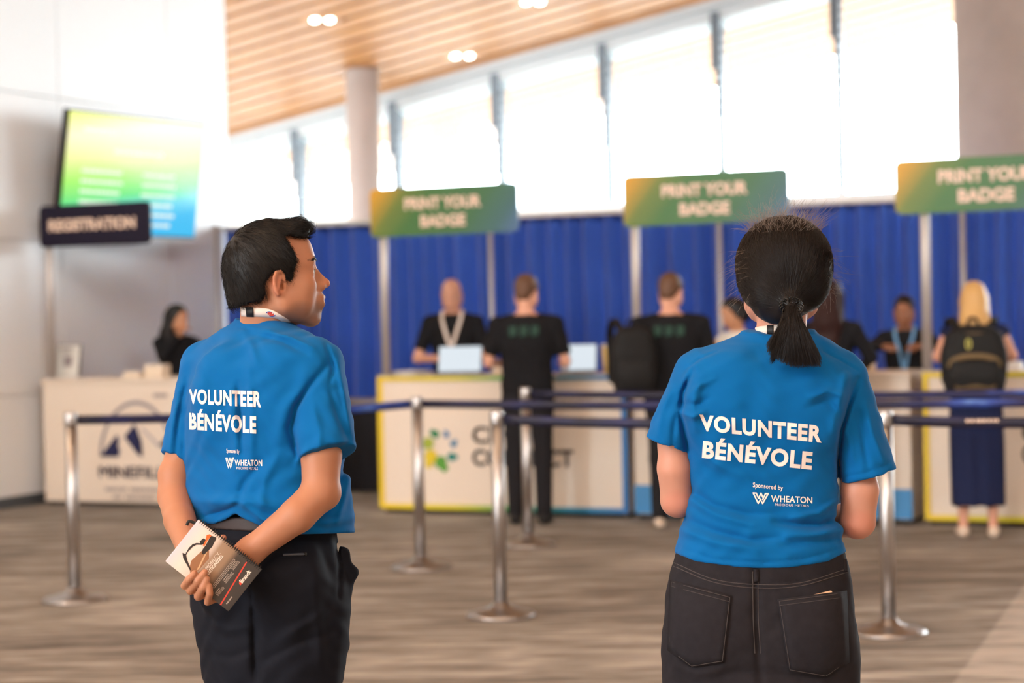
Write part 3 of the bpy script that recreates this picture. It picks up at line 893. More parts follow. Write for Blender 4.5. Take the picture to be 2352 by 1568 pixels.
# ================================================================== SCULPTING TOOLS (distance fields -> one closed surface)
class Field:
    def __init__(s, xs, ys, zs):
        s.ax = [np.asarray(a, np.float32) for a in (xs, ys, zs)]
        s.F = np.full([len(a) for a in s.ax], 0.12, np.float32)
    def sub(s, lo, hi):
        sl = []
        for a, l, h in zip(s.ax, lo, hi):
            i, j = int(np.searchsorted(a, l)), int(np.searchsorted(a, h))
            if j - i < 1: return None
            sl.append(slice(i, j))
        X = s.ax[0][sl[0]][:, None, None]; Y = s.ax[1][sl[1]][None, :, None]; Z = s.ax[2][sl[2]][None, None, :]
        return tuple(sl), X, Y, Z
    def add(s, prim, k=0.01):
        fn, lo, hi = prim; m = 0.02 + k
        q = s.sub([l - m for l in lo], [h + m for h in hi])
        if q is None: return s
        sl, X, Y, Z = q
        d = fn(X, Y, Z); a = s.F[sl]
        h = np.clip(0.5 + 0.5 * (a - d) / k, 0, 1)
        s.F[sl] = a * (1 - h) + d * h - k * h * (1 - h)
        return s
    def cut(s, prim, k=0.005):
        fn, lo, hi = prim; m = 0.01 + k
        q = s.sub([l - m for l in lo], [h + m for h in hi])
        if q is None: return s
        sl, X, Y, Z = q
        d = -fn(X, Y, Z); a = s.F[sl]
        h = np.clip(0.5 + 0.5 * (d - a) / k, 0, 1)
        s.F[sl] = a * (1 - h) + d * h + k * h * (1 - h)
        return s
    def half(s, p, n, k=0.004, lo=None, hi=None):
        """remove everything on the side of plane (p, n) that n points to, inside the box lo..hi"""
        n = np.array(n, float); n /= np.linalg.norm(n)
        lo = [a[0] for a in s.ax] if lo is None else lo
        hi = [a[-1] + 1 for a in s.ax] if hi is None else hi
        return s.cut((lambda X, Y, Z: -((X - p[0]) * n[0] + (Y - p[1]) * n[1] + (Z - p[2]) * n[2]), lo, hi), k)
    def strokes(s, items, y0, y1, scale, sharp=1.0):
        """folds: each item (pixel polyline, width px, amount m): a ridge (+) or a valley (-) on the surface between depths y0 and y1"""
        for pts, w, amt in items:
            pts = np.array(pts, float)
            lo = pts.min(0) - 3 * w; hi = pts.max(0) + 3 * w
            a = P(lo[0], hi[1], (y0 + y1) / 2); b = P(hi[0], lo[1], (y0 + y1) / 2)
            q = s.sub([a.x - .02, y0, a.z - .02], [b.x + .02, y1, b.z + .02])
            if q is None: continue
            sl, X, Y, Z = q
            U, V = project(X, Y, Z)
            D = None; n = len(pts) - 1
            for i in range(n):
                p, e = pts[i], pts[i + 1] - pts[i]
                L2 = e.dot(e) + 1e-9
                t = np.clip(((U - p[0]) * e[0] + (V - p[1]) * e[1]) / L2, 0, 1)
                d2 = (U - p[0] - t * e[0]) ** 2 + (V - p[1] - t * e[1]) ** 2
                g = np.exp(-d2 / (w * w)) * np.sin(np.pi * np.clip((i + t + 0.25) / (n + 0.5), 0, 1)) ** 0.6
                D = g if D is None else np.maximum(D, g)
            fade = np.clip((y1 - Y) / 0.03, 0, 1)
            s.F[sl] -= (amt * scale * D * fade).astype(np.float32)
        return s
    def mesh(s, smooth=2):
        return surface_nets(s.F, s.ax, smooth)

def surface_nets(F, ax, smooth=2):
    S = F < 0
    nx, ny, nz = F.shape
    c8 = [(i, j, k) for i in (0, 1) for j in (0, 1) for k in (0, 1)]
    anyv = np.zeros((nx - 1, ny - 1, nz - 1), bool); allv = np.ones_like(anyv)
    for i, j, k in c8:
        v = S[i:nx - 1 + i, j:ny - 1 + j, k:nz - 1 + k]
        anyv |= v; allv &= v
    act = anyv & ~allv
    I = np.argwhere(act).astype(np.int32)
    n = len(I)
    idm = np.full(act.shape, -1, np.int32); idm[act] = np.arange(n, dtype=np.int32)
    acc = np.zeros((n, 3)); cnt = np.zeros(n)
    val = {c: F[I[:, 0] + c[0], I[:, 1] + c[1], I[:, 2] + c[2]] for c in c8}
    for c in c8:
        for d in range(3):
            if c[d]: continue
            e = list(c); e[d] = 1; e = tuple(e)
            f0, f1 = val[c], val[e]
            m = (f0 < 0) != (f1 < 0)
            t = np.where(m, f0 / np.where(m, f0 - f1, 1), 0)
            for a in range(3):
                acc[:, a] += m * (t if a == d else c[a])
            cnt += m
    fr = acc / cnt[:, None]
    V = np.empty((n, 3))
    for a in range(3):
        A = ax[a].astype(float); V[:, a] = A[I[:, a]] + fr[:, a] * (A[I[:, a] + 1] - A[I[:, a]])
    faces = []
    for d in range(3):
        a, b = (d + 1) % 3, (d + 2) % 3
        s0 = [slice(0, None)] * 3; s1 = [slice(0, None)] * 3
        s0[d] = slice(0, -1); s1[d] = slice(1, None)
        A, B = S[tuple(s0)], S[tuple(s1)]
        E_ = np.argwhere(A != B)
        ok = (E_[:, a] >= 1) & (E_[:, b] >= 1) & (E_[:, a] < F.shape[a] - 1) & (E_[:, b] < F.shape[b] - 1)
        E_ = E_[ok]
        ins = A[tuple(E_.T)]
        def g(da, db):
            q = E_.copy(); q[:, a] += da; q[:, b] += db
            return idm[tuple(q.T)]
        quad = np.stack([g(-1, -1), g(0, -1), g(0, 0), g(-1, 0)], 1)
        quad[~ins] = quad[~ins][:, ::-1]
        faces.append(quad)
    Q = np.concatenate(faces)
    Q = Q[(Q >= 0).all(1)]
    for _ in range(smooth):
        sm = np.zeros_like(V); c = np.zeros(n)
        for k in range(4):
            i, j = Q[:, k], Q[:, (k + 1) % 4]
            for a in range(3):
                sm[:, a] += np.bincount(i, V[j, a], n) + np.bincount(j, V[i, a], n)
            c += np.bincount(i, minlength=n) + np.bincount(j, minlength=n)
        V = 0.5 * V + 0.5 * sm / np.maximum(c, 1)[:, None]
    return V, Q

def cap(a, b, ra, rb=None, flat=None):
    """tapered capsule; flat = (unit direction, factor): thinner along that direction"""
    a = np.array(a, float); b = np.array(b, float); rb = ra if rb is None else rb
    e = b - a; L2 = e.dot(e) + 1e-12; m = max(ra, rb)
    if flat is not None:
        w = np.array(flat[0], float); w /= np.linalg.norm(w); fk = 1 / flat[1] - 1
    def fn(X, Y, Z):
        px, py, pz = X - a[0], Y - a[1], Z - a[2]
        t = np.clip((px * e[0] + py * e[1] + pz * e[2]) / L2, 0, 1)
        qx, qy, qz = px - t * e[0], py - t * e[1], pz - t * e[2]
        if flat is not None:
            s = (qx * w[0] + qy * w[1] + qz * w[2]) * fk
            qx, qy, qz = qx + s * w[0], qy + s * w[1], qz + s * w[2]
        d = np.sqrt(qx * qx + qy * qy + qz * qz) - (ra + t * (rb - ra))
        return d * flat[1] ** 0.5 if flat is not None else d
    lo = np.minimum(a, b) - m; hi = np.maximum(a, b) + m
    return fn, lo, hi
def ell(c, r, R=None):
    """ellipsoid; R is a 3x3 array whose columns are its axes"""
    c = np.array(c, float); r = np.array(r, float)
    R = np.eye(3) if R is None else np.array(R, float)
    def fn(X, Y, Z):
        p = (X - c[0], Y - c[1], Z - c[2])
        q = [p[0] * R[0, i] + p[1] * R[1, i] + p[2] * R[2, i] for i in range(3)]
        k0 = np.sqrt(sum((q[i] / r[i]) ** 2 for i in range(3)))
        k1 = np.sqrt(sum((q[i] / r[i] ** 2) ** 2 for i in range(3)))
        return k0 * (k0 - 1) / np.maximum(k1, 1e-6)
    ext = np.sqrt(((R * r) ** 2).sum(1))
    return fn, c - ext, c + ext
def catmull(t, tk, vk):
    tk = np.array(tk, float); vk = np.array(vk, float)
    m = np.gradient(vk, tk, axis=0)
    i = np.clip(np.searchsorted(tk, t) - 1, 0, len(tk) - 2)
    h = tk[i + 1] - tk[i]; u = np.clip((t - tk[i]) / h, 0, 1)
    sh = (slice(None),) + (None,) * (vk.ndim - 1)
    u, h = u[sh], h[sh]
    return ((2 * u ** 3 - 3 * u ** 2 + 1) * vk[i] + (u ** 3 - 2 * u ** 2 + u) * h * m[i] + (-2 * u ** 3 + 3 * u ** 2) * vk[i + 1] + (u ** 3 - u ** 2) * h * m[i + 1])
def loft(levels, yaw=0.0, expo=2.3, grow=0.0):
    """stack of rounded sections, levels = (z, cx, cy, half width, half depth); YAW turns the sections"""
    L = np.array(sorted(levels), float)
    zz = np.linspace(L[0, 0], L[-1, 0], 300)
    T = catmull(zz, L[:, 0], L[:, 1:])
    cs, sn = math.cos(yaw), math.sin(yaw)
    def fn(X, Y, Z):
        z = np.broadcast_to(Z, (1, 1, Z.shape[2])).ravel()
        cx, cy, a, b = (np.interp(z, zz, T[:, i])[None, None, :] for i in range(4))
        a = a + grow; b = b + grow
        u = (X - cx) * cs + (Y - cy) * sn; w = -(X - cx) * sn + (Y - cy) * cs
        rho = (np.abs(u / a) ** expo + np.abs(w / b) ** expo) ** (1 / expo)
        g = np.sqrt((u / a ** 2) ** 2 + (w / b ** 2) ** 2) / np.maximum(np.sqrt((u / a) ** 2 + (w / b) ** 2), 1e-6)
        d = (rho - 1) / np.maximum(g, 1e-6)
        return np.maximum(d, np.maximum(L[0, 0] - Z, Z - L[-1, 0]))
    m = L[:, 3:].max() * 1.3 + grow
    return fn, (L[:, 1].min() - m, L[:, 2].min() - m, L[0, 0]), (L[:, 1].max() + m, L[:, 2].max() + m, L[-1, 0])
def sil(rows_, Y0, yaw, ratio, cy=0.0):
    """loft levels from pixel rows (v, left, right[, extra depth]) of an outline seen at depth Y0"""
    out = []
    for r in rows_:
        v, ul, ur = r[:3]
        a, b = P(ul, v, Y0), P(ur, v, Y0)
        hw = (b.x - a.x) / 2
        A = hw / math.sqrt(math.cos(yaw) ** 2 + (ratio * math.sin(yaw)) ** 2)
        out.append(((a.z + b.z) / 2, (a.x + b.x) / 2, Y0 + cy + (r[3] if len(r) > 3 else 0), A, A * (r[4] if len(r) > 4 else ratio)))
    return out
def xf(prim_maker, M, *a, **k):
    raise NotImplementedError
class Frame:
    """local frame for a head or hand: origin and three axes (right, forward, up)"""
    def __init__(s, o, right, fwd, up):
        s.o = np.array(o, float)
        s.R = np.stack([np.array(v, float) / np.linalg.norm(v) for v in (right, fwd, up)], 1)
    def p(s, x, y, z): return s.o + s.R @ np.array([x, y, z], float)
    def d(s, x, y, z): return s.R @ np.array([x, y, z], float)
    def cap(s, a, b, ra, rb=None, flat=None):
        return cap(s.p(*a), s.p(*b), ra, rb, None if flat is None else (s.d(*flat[0]), flat[1]))
    def ell(s, c, r, Rl=None):
        return ell(s.p(*c), r, s.R if Rl is None else s.R @ np.array(Rl, float))
    def local(s, V): return (np.asarray(V) - s.o) @ s.R
def head_frame(o, yaw, pitch=0.0, roll=0.0):
    M = Matrix.Rotation(-yaw, 3, 'Z') @ Matrix.Rotation(pitch, 3, 'X') @ Matrix.Rotation(roll, 3, 'Y')
    return Frame(o, M @ Vector((1, 0, 0)), M @ Vector((0, 1, 0)), M @ Vector((0, 0, 1)))
def rotx(a): c, s = math.cos(a), math.sin(a); return np.array([[1, 0, 0], [0, c, -s], [0, s, c]])
def rotz(a): c, s = math.cos(a), math.sin(a); return np.array([[c, -s, 0], [s, c, 0], [0, 0, 1]])
def roty(a): c, s = math.cos(a), math.sin(a); return np.array([[c, 0, s], [0, 1, 0], [-s, 0, c]])

def sculpt_head(f, h, male=True, ears=True, fine=True):
    """head in frame h: origin between the ear canals"""
    f.add(h.ell((0, -0.008, 0.045), (0.076, 0.095, 0.090)), 0.01)
    f.add(h.ell((0, 0.030, 0.010), (0.063, 0.062, 0.088)), 0.02)
    f.add(h.cap((-0.034, 0.074, 0.040), (0.034, 0.074, 0.040), 0.0165), 0.018)      # brow
    f.add(h.ell((0, 0.066, 0.070), (0.046, 0.026, 0.034)), 0.02)                     # forehead
    for sx in (-1, 1):
        f.add(h.ell((sx * 0.046, 0.050, -0.012), (0.022, 0.034, 0.028)), 0.02)       # cheek bone
        f.add(h.cap((sx * 0.058, 0.006, -0.046), (sx * 0.018, 0.066, -0.084), 0.019, 0.015), 0.022)  # jaw
        f.add(h.cap((sx * 0.062, -0.004, -0.01), (sx * 0.058, 0.006, -0.046), 0.016, 0.018), 0.02)
    f.add(h.ell((0, 0.048, -0.048), (0.045, 0.048, 0.042)), 0.02)                    # lower face
    for sx in (-1, 1): f.add(h.ell((sx * 0.050, 0.030, -0.040), (0.022, 0.040, 0.040)), 0.02)
    f.add(h.ell((0, 0.080, -0.046), (0.027, 0.024, 0.027)), 0.016)                   # muzzle
    f.add(h.ell((0, 0.073, -0.085), (0.020, 0.018, 0.016)), 0.014)                   # chin
    for sx in (-1, 1):                                                                # eye sockets
        f.cut(h.ell((sx * 0.033, 0.095, 0.018), (0.019, 0.018, 0.0125)), 0.012)
    if fine:
        f.add(h.cap((0, 0.076, 0.034), (0, 0.094, -0.014), 0.0125, 0.0150), 0.008)
        f.add(h.cap((0, 0.085, 0.028), (0, 0.1115, -0.008), 0.0072, 0.0082), 0.009)    # nose
        f.add(h.ell((0, 0.1130, -0.0125), (0.0095, 0.0105, 0.0088)), 0.007)
        for sx in (-1, 1):
            f.add(h.ell((sx * 0.0125, 0.100, -0.018), (0.0085, 0.011, 0.0085)), 0.007)
            f.cut(h.ell((sx * 0.006, 0.104, -0.026), (0.004, 0.005, 0.004)), 0.003)
            # eyelids
            f.add(h.cap((sx * 0.020, 0.083, 0.0245), (sx * 0.034, 0.088, 0.028), 0.0042), 0.004)
            f.add(h.cap((sx * 0.034, 0.088, 0.028), (sx * 0.046, 0.080, 0.0235), 0.0042), 0.004)
            f.add(h.cap((sx * 0.020, 0.083, 0.0120), (sx * 0.046, 0.079, 0.0125), 0.0045), 0.006)
        f.add(h.cap((-0.018, 0.096, -0.0425), (0.018, 0.096, -0.0425), 0.0068), 0.006)  # lips
        f.add(h.ell((0, 0.1025, -0.0415), (0.010, 0.006, 0.005)), 0.006)
        f.add(h.cap((-0.015, 0.0955, -0.0560), (0.015, 0.0955, -0.0560), 0.0075), 0.007)
        f.cut(h.cap((-0.024, 0.1055, -0.0490), (0.024, 0.1055, -0.0490), 0.0028), 0.003)
        f.cut(h.cap((-0.014, 0.108, -0.068), (0.014, 0.108, -0.068), 0.006), 0.008)
    else:
        f.add(h.cap((0, 0.084, 0.030), (0, 0.108, -0.012), 0.010, 0.014), 0.01)
    if ears:
        for sx in (-1, 1):
            Rl = rotz(sx * rad(24)) @ rotx(rad(-12)); e = 0.86; ox, oy, oz = sx * 0.0775, -0.002, 0.002
            def q3(a, b, c):
                q = Rl @ np.array([sx * a, b, c]) * e; return (ox + q[0], oy + q[1], oz + q[2])
            f.add(h.ell(q3(0, 0, 0), (0.0085 * e, 0.019 * e, 0.032 * e), Rl), 0.006)
            if fine:
                f.cut(h.ell(q3(0.0085, 0.004, 0.003), (0.0080 * e, 0.0115 * e, 0.0215 * e), Rl), 0.003)
                f.cut(h.ell(q3(0.002, 0.010, -0.006), (0.010 * e, 0.007 * e, 0.010 * e), Rl), 0.003)
                w = [q3(0.0055, a, b) for a, b in ((0.012, 0.010), (0.010, 0.024), (0.000, 0.0315), (-0.012, 0.028), (-0.018, 0.014), (-0.016, -0.004), (-0.010, -0.018), (-0.004, -0.027))]
                for a, b in zip(w, w[1:]): f.add(h.cap(a, b, 0.0040), 0.002)
                f.add(h.cap(q3(0.0045, 0.002, 0.016), q3(0.0062, -0.005, -0.013), 0.0031), 0.0025)
                f.add(h.ell(q3(-0.001, 0.012, -0.027), (0.0055, 0.0065, 0.0075)), 0.005)  # lobe
                f.add(h.ell(q3(0.001, 0.017, -0.006), (0.005, 0.004, 0.007)), 0.004)      # tragus
def face_parts(root, h, off, brow_mat, iris, white, bv=None):
    """eyeballs and eyebrows as parts"""
    for sx in (-1, 1):
        c = h.p(sx * 0.0325, 0.0755, 0.0185)
        bm = bmesh.new(); bmesh.ops.create_uvsphere(bm, u_segments=20, v_segments=14, radius=0.0122)
        R = Matrix([list(r) for r in h.R])
        for v in bm.verts: v.co = Vector(c) - Vector(off) + R @ v.co
        e = bm_obj('eyeball', bm, white, root, True)
        bm = bmesh.new(); M = Matrix.Rotation(rad(-90), 3, 'X')
        lathe(bm, [(0.0056, 0.0), (0.004, 0.0012), (0.0001, 0.0016)], 16)
        for v in bm.verts: v.co = Vector(h.p(sx * 0.0335, 0.0755 + 0.0110, 0.0185)) - Vector(off) + R @ (M @ v.co)
        bm_obj('iris', bm, iris, e, True)
        parts = []
        for k in range(70):
            u = RNG.random(); z = 0.040 + 0.006 * math.sin(u * 2.6) + RNG.normal() * 0.0016
            a = np.array([sx * (0.014 + 0.034 * u), 0.0945 - 0.017 * u ** 2, z])
            b = a + np.array([sx * 0.008, -0.002 - 0.006 * u, 0.0015]) + RNG.normal(size=3) * 0.0008
            if bv is not None:
                for e_ in (a, b):
                    hit_ = bv.ray_cast(Vector(h.p(e_[0], e_[1] + 0.04, e_[2])), Vector(h.d(0, -1, 0)))[0]
                    if hit_ is not None: e_[:] = h.local(np.array(hit_)[None])[0] + [0, 0.0008, 0]
            parts.append(tube_np([h.p(*a), h.p(*((a + b) / 2 + [0, .001, 0])), h.p(*b)], [0.0006, 0.0006, 0.0002], 3))
        V, F = merge_np(parts); np_mesh('eyebrow', V, F, brow_mat, root, True, off)

def hand(f, wrist, direc, palm_n, side, size=1.0, curl=(20, 30, 25), spread=1.0, thumb=(35, 30), k=0.006):
    """right (side=1) or left (-1) hand growing from WRIST along DIREC, palm facing PALM_N; returns nothing, adds to the field"""
    d = Vector(direc).normalized(); n = Vector(palm_n); n = (n - d * n.dot(d)).normalized()
    s = d.cross(n) * (1 if side > 0 else -1)                     # towards the thumb
    w = Vector(wrist); q = size
    c = w + d * 0.048 * q
    f.add(ell(c, (0.050 * q, 0.042 * q, 0.0145 * q), np.array([d, s, n]).T), 0.012)
    f.add(cap(w - d * 0.01, w + d * 0.02 * q, 0.024 * q, 0.026 * q, (n, 0.7)), 0.012)
    for i, (o, ln, r) in enumerate(((0.030, 0.072, 0.0088), (0.010, 0.080, 0.0092), (-0.010, 0.074, 0.0088), (-0.029, 0.058, 0.0078))):
        b = w + d * (0.090 - 0.006 * abs(i - 1)) * q + s * o * q
        dd = (d + s * (o * 3.0 * spread)).normalized()
        axis = dd.cross(n); a = 0.0
        f.add(cap(w + d * 0.04 * q + s * o * 0.75 * q, b, r * 1.05 * q, r * 1.1 * q), 0.008)
        p = b
        for seg, cu in zip((0.45, 0.30, 0.25), curl):
            a += rad(cu + 3 * i)
            nd = dd * math.cos(a) + n * math.sin(a)
            e = p + nd * ln * seg * q
            f.add(cap(p, e, r * q, r * 0.92 * q), 0.003); p = e
    tb = w + d * 0.025 * q + s * 0.030 * q
    t1 = (d * math.cos(rad(thumb[0])) + s * math.sin(rad(thumb[0])) + n * 0.35).normalized()
    m = tb + t1 * 0.036 * q
    f.add(cap(w + d * 0.015 * q + s * 0.012 * q, tb, 0.014 * q, 0.013 * q), 0.01)
    f.add(cap(tb, m, 0.013 * q, 0.0105 * q), 0.006)
    t2 = (t1 + d * 0.4 + n * 0.3).normalized()
    f.add(cap(m, m + t2 * 0.030 * q, 0.0105 * q, 0.0085 * q), 0.004)

def poly_prism(pts, h, x0, x1):
    """side-view polygon (y, z) of frame h extruded across from x0 to x1"""
    pts = np.array(pts, float)
    def fn(X, Y, Z):
        p = (X - h.o[0], Y - h.o[1], Z - h.o[2])
        lx, ly, lz = (p[0] * h.R[0, i] + p[1] * h.R[1, i] + p[2] * h.R[2, i] for i in range(3))
        d = None; sgn = np.ones(np.broadcast(ly, lz).shape, np.float32)
        n = len(pts)
        for i in range(n):
            a, b = pts[i], pts[(i + 1) % n]
            e = b - a
            wy, wz = ly - a[0], lz - a[1]
            t = np.clip((wy * e[0] + wz * e[1]) / e.dot(e), 0, 1)
            q = (wy - t * e[0]) ** 2 + (wz - t * e[1]) ** 2
            d = q if d is None else np.minimum(d, q)
            c1 = lz >= a[1]; c2 = lz < b[1]; c3 = e[0] * wz > e[1] * wy
            flip = (c1 & c2 & c3) | (~c1 & ~c2 & ~c3)
            sgn = np.where(flip, -sgn, sgn)
        d = np.sqrt(d) * sgn
        return np.maximum(d, np.maximum(x0 - lx, lx - x1))
    c = [h.p(x, y, z) for x in (x0, x1) for y, z in pts]
    return fn, np.min(c, 0), np.max(c, 0)
def intersect(f, prim, k=0.004):
    fn = prim[0]
    X, Y, Z = f.ax[0][:, None, None], f.ax[1][None, :, None], f.ax[2][None, None, :]
    d = fn(X, Y, Z).astype(np.float32)
    hh = np.clip(0.5 + 0.5 * (d - f.F) / k, 0, 1)
    f.F = f.F * (1 - hh) + d * hh + k * hh * (1 - hh)

def strands(starts, paths_fn, r0, r1, n=6):
    """many thin tapering three-sided hairs; paths_fn(i, s) -> point for s in 0..1 given as an (n,3) array"""
    Vs, Fs, o = [], [], 0
    tmpl = np.array([[i * 3 + k, i * 3 + (k + 1) % 3, (i + 1) * 3 + (k + 1) % 3, (i + 1) * 3 + k] for i in range(n - 1) for k in range(3)])
    ss = np.linspace(0, 1, n); rr = r0 + (r1 - r0) * ss
    for i in range(starts):
        p = paths_fn(i, ss)
        t = np.gradient(p, axis=0); t /= np.linalg.norm(t, axis=1)[:, None] + 1e-12
        u = np.cross(t, [0.31, 0.52, 0.79]); u /= np.linalg.norm(u, axis=1)[:, None] + 1e-12
        w = np.cross(t, u)
        ring = np.stack([p + rr[:, None] * (math.cos(a) * u + math.sin(a) * w) for a in (0, 2.094, 4.189)], 1)
        Vs.append(ring.reshape(-1, 3)); Fs.append(tmpl + o); o += 3 * n
    return np.concatenate(Vs), np.concatenate(Fs)
def vnormals(V, Q):
    n = np.cross(V[Q[:, 2]] - V[Q[:, 0]], V[Q[:, 3]] - V[Q[:, 1]])
    N_ = np.zeros_like(V)
    for k in range(4): np.add.at(N_, Q[:, k], n)
    return N_ / (np.linalg.norm(N_, axis=1)[:, None] + 1e-12)
def axis_(lo, hi, h): return np.arange(lo, hi + h, h)
def graded(parts):
    """non-uniform axis from (lo, hi, step) pieces"""
    out = []
    for lo, hi, h in parts: out += list(np.linspace(lo, hi, max(2, int(round((hi - lo) / h)) + 1))[:-1])
    return np.array(out + [parts[-1][1]])

# ================================================================== THE TWO VOLUNTEERS
M_shirt = mat('bright_blue_jersey', S(0, 92, 154), 0.85, spec=0.12, sheen=0.05, bump=(900, 0.10, 0.0006), var=(14, 0.03))
M_print = mat('white_shirt_print', S(238, 226, 220), 0.6)
M_skinm = mat('tan_skin', S(172, 117, 88), 0.52, spec=0.35, sss=0.12, attr='tint', bump=(700, 0.06, 0.0006))
M_skinf = mat('fair_skin', S(194, 138, 116), 0.5, spec=0.35, sss=0.12, attr='tint', bump=(700, 0.06, 0.0006))
M_hairm = mat('black_brown_hair', S(19, 16, 15), 0.5, spec=0.25)
M_hairf = mat('dark_brown_hair', S(21, 15, 15), 0.45, spec=0.32)
M_chino = mat('dark_navy_twill', S(21, 23, 31), 0.85, spec=0.15, bump=(700, 0.12, 0.0006), var=(9, 0.05))
M_jean = mat('washed_black_denim', S(38, 36, 40), 0.9, spec=0.12, bump=(850, 0.25, 0.0008), var=(60, 0.10))
M_stitch = mat('charcoal_thread', S(66, 60, 60), 0.9)
M_wisp = mat('backlit_tone_stray_hair', S(128, 114, 104), 0.45)  # same dark hair, its colour lightened to paint in the window backlight
M_eyew = mat('eye_white', S(232, 226, 220), 0.2)
M_iris = mat('dark_iris', S(34, 22, 16), 0.1)
M_lan = mat('white_lanyard', S(236, 220, 208), 0.6)
M_blacktrim = mat('black_tape', S(20, 19, 20), 0.6)
M_shoe = mat('black_shoe_leather', S(22, 21, 22), 0.4)

def bilin(quad, V):
    TL, TR, BL, BR = (np.array(q, float) for q in quad)
    x, y = V[:, :1], V[:, 1:]
    return (BL * (1 - x) + BR * x) * (1 - y) + (TL * (1 - x) + TR * x) * y
def wrap_print(name, V, F, quad, bvh, parent, off, m=None, lift=0.0011):
    """print lying on the cloth surface"""
    px = bilin(quad, V); c = Vector((0, 0, HC)); out = np.zeros((len(px), 3)); ok = np.ones(len(px), bool)
    for i, (u, v) in enumerate(px):
        d = ray(u, v); h, nrm, _, _ = bvh.ray_cast(c, d)
        if h is None: ok[i] = False; continue
        out[i] = h - d * lift
    F = F[ok[F].all(1)]
    return np_mesh(name, out, F, m or M_print, parent, False, off)
def stroke_geo(lines, w, box_aspect):
    """unit-box poly lines drawn with width w -> points, triangles"""
    bm = bmesh.new()
    for ln in lines:
        for a, b in zip(ln, ln[1:]):
            a = Vector((a[0] * box_aspect, a[1])); b = Vector((b[0] * box_aspect, b[1])); d = (b - a).normalized(); n = Vector((-d.y, d.x)) * w / 2
            a2 = a - d * w * 0.3; b2 = b + d * w * 0.3
            vs = [bm.verts.new((*p, 0)) for p in (a2 + n, a2 - n, b2 - n, b2 + n)]; bm.faces.new(vs)
    bmesh.ops.triangulate(bm, faces=bm.faces)
    for _ in range(2):
        bmesh.ops.subdivide_edges(bm, edges=bm.edges[:], cuts=1); bmesh.ops.triangulate(bm, faces=bm.faces)
    bm.verts.ensure_lookup_table()
    V = np.array([v.co[:2] for v in bm.verts]); V[:, 0] /= box_aspect
    F = np.array([[v.index for v in f.verts] for f in bm.faces]); bm.free()
    return V, F
def shirt_back(bvh, parent, off, q1, q2, q3, q4, q5, q6):
    for nm, s, q, b in (('lettering', 'VOLUNTEER', q1, 0.042), ('lettering', 'BÉNÉVOLE', q2, 0.042), ('small_lettering', 'Sponsored by', q3, 0.015), ('logo_lettering', 'WHEATON', q5, 0.02), ('small_lettering', 'PRECIOUS METALS', q6, 0.0)):
        V, F, _ = text_geo(s, b, 0.16, 1.10 if b > 0.03 else 1.05)
        wrap_print(nm, V, F, q, bvh, parent, off)
    V, F = stroke_geo([[(0.03, 0.96), (0.22, 0.96), (0.36, 0.50), (0.52, 0.98), (0.66, 0.55)], [(0.03, 0.96), (0.34, 0.05), (0.50, 0.45)], [(0.40, 0.60), (0.62, 0.05), (0.97, 0.98), (0.80, 0.96), (0.62, 0.40)]], 0.13, 1.5)
    wrap_print('logo_mark', V, F, q4, bvh, parent, off)
def merge_fields(f, g, k=0.01):
    h = np.clip(0.5 + 0.5 * (f.F - g.F) / k, 0, 1)
    f.F = f.F * (1 - h) + g.F * h - k * h * (1 - h)
def ripple(f, amp):
    """soft irregular undulation of hanging cloth"""
    X, Y, Z = f.ax[0][:, None, None], f.ax[1][None, :, None], f.ax[2][None, None, :]
    w = np.sin(X * 41 + 2.1 * np.sin(Z * 23 + Y * 19)) * np.sin(Z * 37 + 1.7 * np.sin(X * 29 + 1.0)) + 0.7 * np.sin(X * 83 - Z * 61 + 2.3 * np.sin(Z * 31 + Y * 40)) + 0.4 * np.sin(Z * 150 + X * 60 + 3 * np.sin(X * 47))
    f.F += (amp * w).astype(np.float32)
def cut_curve(f, us, vs, k=0.002, z_lo=-9, z_hi=9):
    """trim everything that shows below the pixel curve v(u)"""
    X, Y, Z = f.ax[0][:, None, None], f.ax[1][None, :, None], f.ax[2][None, None, :]
    U, V = project(X, Y, Z)
    d = ((V - np.interp(U, us, vs)) / 1050).astype(np.float32)
    hh = np.clip(0.5 + 0.5 * (d - f.F) / k, 0, 1)
    f.F = f.F * (1 - hh) + d * hh + k * hh * (1 - hh)
def sleeve(shape, a, b, ra, rb, l0, l1, extra=()):
    g = Field(*shape.ax)
    ax = np.array(b - a); 
    g.add(cap(a, b + (b - a) * 0.15, ra, rb), 0.01)
    for e in extra: g.add(e, 0.02)
    l = np.array(l1 - l0); l /= np.linalg.norm(l); n = ax - l * ax.dot(l); n /= np.linalg.norm(n)
    g.half((np.array(l0) + np.array(l1)) / 2, n, 0.002)
    return g
def tint(V, base, spots=()):
    """vertex colours: base skin, then (centre, radii, axes, colour, weight) patches of different pigment"""
    C = np.tile(np.array(base, float), (len(V), 1))
    for c, r, R, col, w in spots:
        q = ((V - c) @ R) / r
        k = np.clip(1.6 - 1.6 * (q ** 2).sum(1), 0, 1)[:, None] * w
        C = C * (1 - k) + np.array(col) * k
    return C
def ring_strap(h0, pts_uv, dys, Y0, width, outc, m, parent, off, name, upv=(0, 0, 1), thick=0.0014):
    path = [P(u, v, Y0 + d) for (u, v), d in zip(pts_uv, dys)]
    pp = catmull(np.linspace(0, 1, 40), np.linspace(0, 1, len(path)), np.array([list(p) for p in path]))
    nor = [Vector(p) - Vector((outc[0], outc[1], p[2])) for p in pp]
    V, F = strap_np(pp, nor, width, thick)
    return np_mesh(name, V, F, m, parent, False, off)
